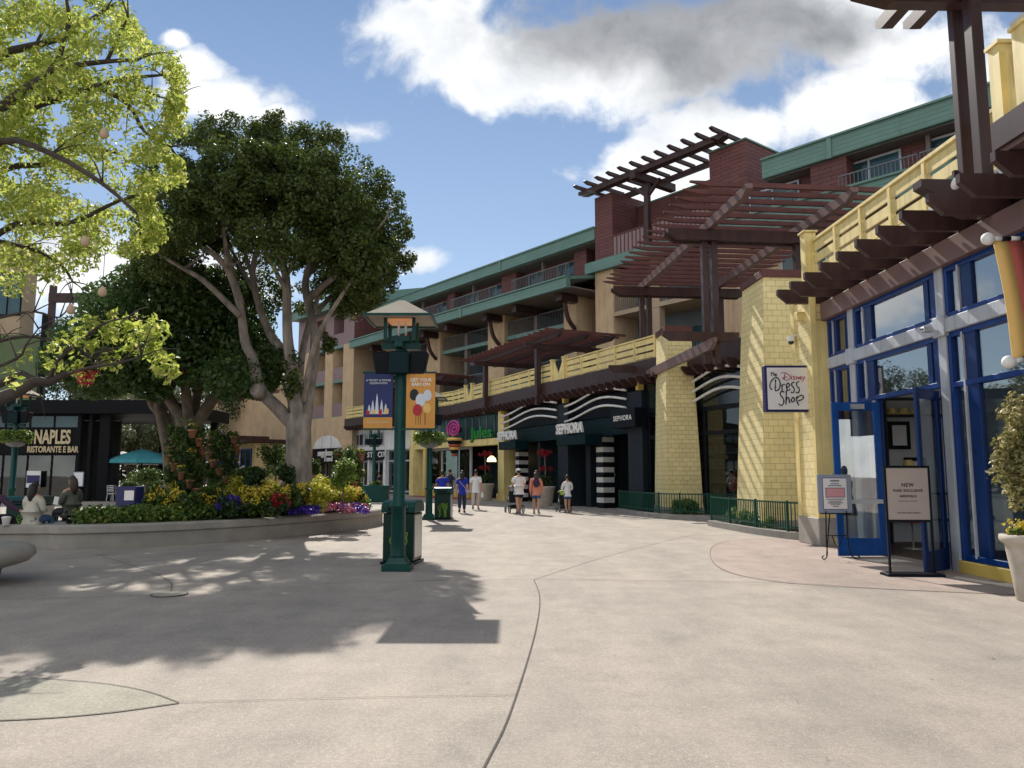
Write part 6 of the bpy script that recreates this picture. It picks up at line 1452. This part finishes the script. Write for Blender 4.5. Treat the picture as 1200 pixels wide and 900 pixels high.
person('person in coral top and denim shorts with patterned backpack and ponytail',(.96,30.7,0),R(-6),1.70,top='cloth_coral',bottom='cloth_denim',shorts=True,step=-.12,long_hair=True,hair='hair_brown',w=.95,sleeve='long')
backpack((.96,30.56,1.06),R(-6),'cloth_plum','small patterned backpack on the person in coral top',.36,.85)
person('person in spotted white top and denim shorts pushing a small stroller',(2.28,31.9,0),R(10),1.52,top='cloth_white',bottom='cloth_denim',shorts=True,step=.12,arms='push',w=.95,sleeve='long')
t = thing('crossbody_bag','pale crossbody bag strap of the person in dark jeans','bag',(-2.05,31.8,0),R(4)); MB().tube(catmull([(-.16,-.02,1.36),(-.05,-.13,1.22),(.10,-.125,1.05),(.2,-.04,.92)],4),.014,5).build('strap','cloth_lilac',t); MB().box(.17,.25,-.10,.08,.78,.95).build('pouch','cloth_lilac',t,bevel=.015)
t = thing('carrier_bag','white carrier bag in the hand of the person in white','bag',(-1.33,34.66,.55)); MB().hexa([(-.05,-.1,0),(.05,-.1,0),(.05,.1,0),(-.05,.1,0)],[(-.04,-.09,.2),(.04,-.09,.2),(.04,.09,.2),(-.04,.09,.2)]).build('bag','cloth_white',t); MB().tube(catmull([(0,-.06,.2),(0,-.03,.28),(0,.03,.28),(0,.06,.2)],4),.006,5).build('handle','cloth_white',t)
def stroller(p, rot, lab, hood, seat, s_=1.0):
    t = thing('stroller',lab,'stroller',p,rot)
    f = MB()
    for q in (-1,1):
        x = .24*q*s_; f.tube([(x,-.35*s_,1.02*s_),(x,-.12*s_,.78*s_),(x,.18*s_,.38*s_),(x,.42*s_,.16*s_)],.014,6).tube([(x,-.02*s_,.66*s_),(x,-.38*s_,.17*s_)],.014,6)
    f.tube([(-.24*s_,-.35*s_,1.02*s_),(.24*s_,-.35*s_,1.02*s_)],.017,6).tube([(-.24*s_,.42*s_,.16*s_),(.24*s_,.42*s_,.16*s_)],.012,6).tube([(-.24*s_,-.38*s_,.17*s_),(.24*s_,-.38*s_,.17*s_)],.012,6); f.build('frame','rail_metal',t)
    for x,y,r_ in ((-.27,-.38,.16),(.27,-.38,.16),(-.24,.42,.11),(.24,.42,.11)):
        m = MB(); m.tube([(x*s_+r_*0,y*s_+r_*math.cos(a)*s_,r_*s_+r_*math.sin(a)*.94*s_+.006) for a in [i*math.pi/8 for i in range(17)]],.02*s_,6); w_ = m.build('wheel','cloth_black',t)
        n_ = MB()
        for i in range(6): a = i*math.pi/3; n_.bar((x*s_,y*s_,r_*s_),(x*s_,y*s_+r_*.9*math.cos(a)*s_,r_*s_+r_*.9*math.sin(a)*s_),.012,.012)
        n_.build('spoke','metal_light',w_)
    MB().hexa([(-.21*s_,-.12*s_,.40*s_),(.21*s_,-.12*s_,.40*s_),(.21*s_,.3*s_,.44*s_),(-.21*s_,.3*s_,.44*s_)],[(-.22*s_,-.24*s_,.86*s_),(.22*s_,-.24*s_,.86*s_),(.22*s_,-.1*s_,.88*s_),(-.22*s_,-.1*s_,.88*s_)]).build('seat',seat,t,bevel=.02)
    hd = MB(); n = 8; vs = []
    for i in range(n+1):
        a = R(165)-R(125)*i/n
        for j in range(7): b = -1+j/3; vs.append((b*.24*s_,(-.1+.34*math.cos(a))*s_,(.78+.30*math.sin(a)*(1-.12*b*b))*s_))
    hd.add(vs,[(i*7+j,i*7+j+1,(i+1)*7+j+1,(i+1)*7+j) for i in range(n) for j in range(6)],0,True); o = hd.build('hood',hood,t); md = o.modifiers.new('s','SOLIDIFY'); md.thickness = .012
    MB().box(-.2*s_,.2*s_,-.3*s_,.2*s_,.2*s_,.32*s_).build('basket','cloth_black',t,bevel=.02)
stroller((.08,31.75,0),R(14),'black stroller with a pale grey hood pushed by the person in cap','cloth_greyshoe','cloth_black',1.05)
stroller((2.14,32.45,0),R(10),'small lime and black stroller pushed by the person in spotted top','cloth_lime','cloth_black',.85)
# people on the seat wall, looking away
person('person in cream hoodie with dark hair sitting on the seat wall, back turned',(-10.45,16.95,.5),R(-12),1.66,'sit',top='cloth_cream',bottom='cloth_denim',long_hair=True,sleeve='long',arms='lap',w=1.08)
person('person in olive jacket with long brown hair sitting sideways past the wall',(-10.15,17.9,.62),R(62),1.66,'sit',top='cloth_olive',bottom='cloth_black',long_hair=True,hair='hair_brown',sleeve='long',arms='lap',w=1.05)
person('person in plum jacket at the left edge reaching an arm to the right',(-11.42,17.1,.5),R(-10),1.70,'sit',top='cloth_plum',bottom='cloth_black',long_hair=True,hair='hair_brown',sleeve='long',arms='reach')
t = thing('cafe_chair','dark metal chair under the person in olive jacket','chair',(-10.15,17.9,0),R(62)); MB().box(-.22,.22,-.2,.24,.62,.66).build('seat','black_paint',t)
for i,j in ((-1,-1),(1,-1),(-1,1),(1,1)): MB().bar((.19*i,.19*j,.62),(.21*i,.21*j,0),.03,.03).build('leg','black_paint',t)
t = thing('paper_cup','white paper cup standing on the seat wall','cup',(-10.75,16.35+.2,.508)); MB().lathe([(.062,0),(.09,.16),(.095,.165),(.094,.175)],n=16).build('cup','white_paint',t); MB().lathe([(.088,.176),(.05,.19)],n=16).build('lid','white_paint',t)
t = thing('paper_cup','pink paper cup at the left edge of the wall','cup',(-11.35,16.5,.508)); MB().lathe([(.075,0),(.11,.24),(.115,.25)],n=16).build('cup','cloth_pinkcup',t); MB().lathe([(.112,.251),(.06,.27)],n=16).build('lid','white_paint',t)
t = thing('napkin','white folded paper in the lap of the person in olive jacket','paper',(-10.42,17.75,1.0)); MB().hexa([(-.07,-.01,-.1),(.07,-.01,-.1),(.07,.01,-.1),(-.07,.01,-.1)],[(-.06,.03,.08),(.08,.03,.06),(.08,.05,.06),(-.06,.05,.08)]).build('sheet','sign_face',t)
person('person in dark clothes far off by the white shop',(-8.9,52,0),R(60),1.7,top='cloth_plum',bottom='cloth_black',step=.1,skin='skin_tan')
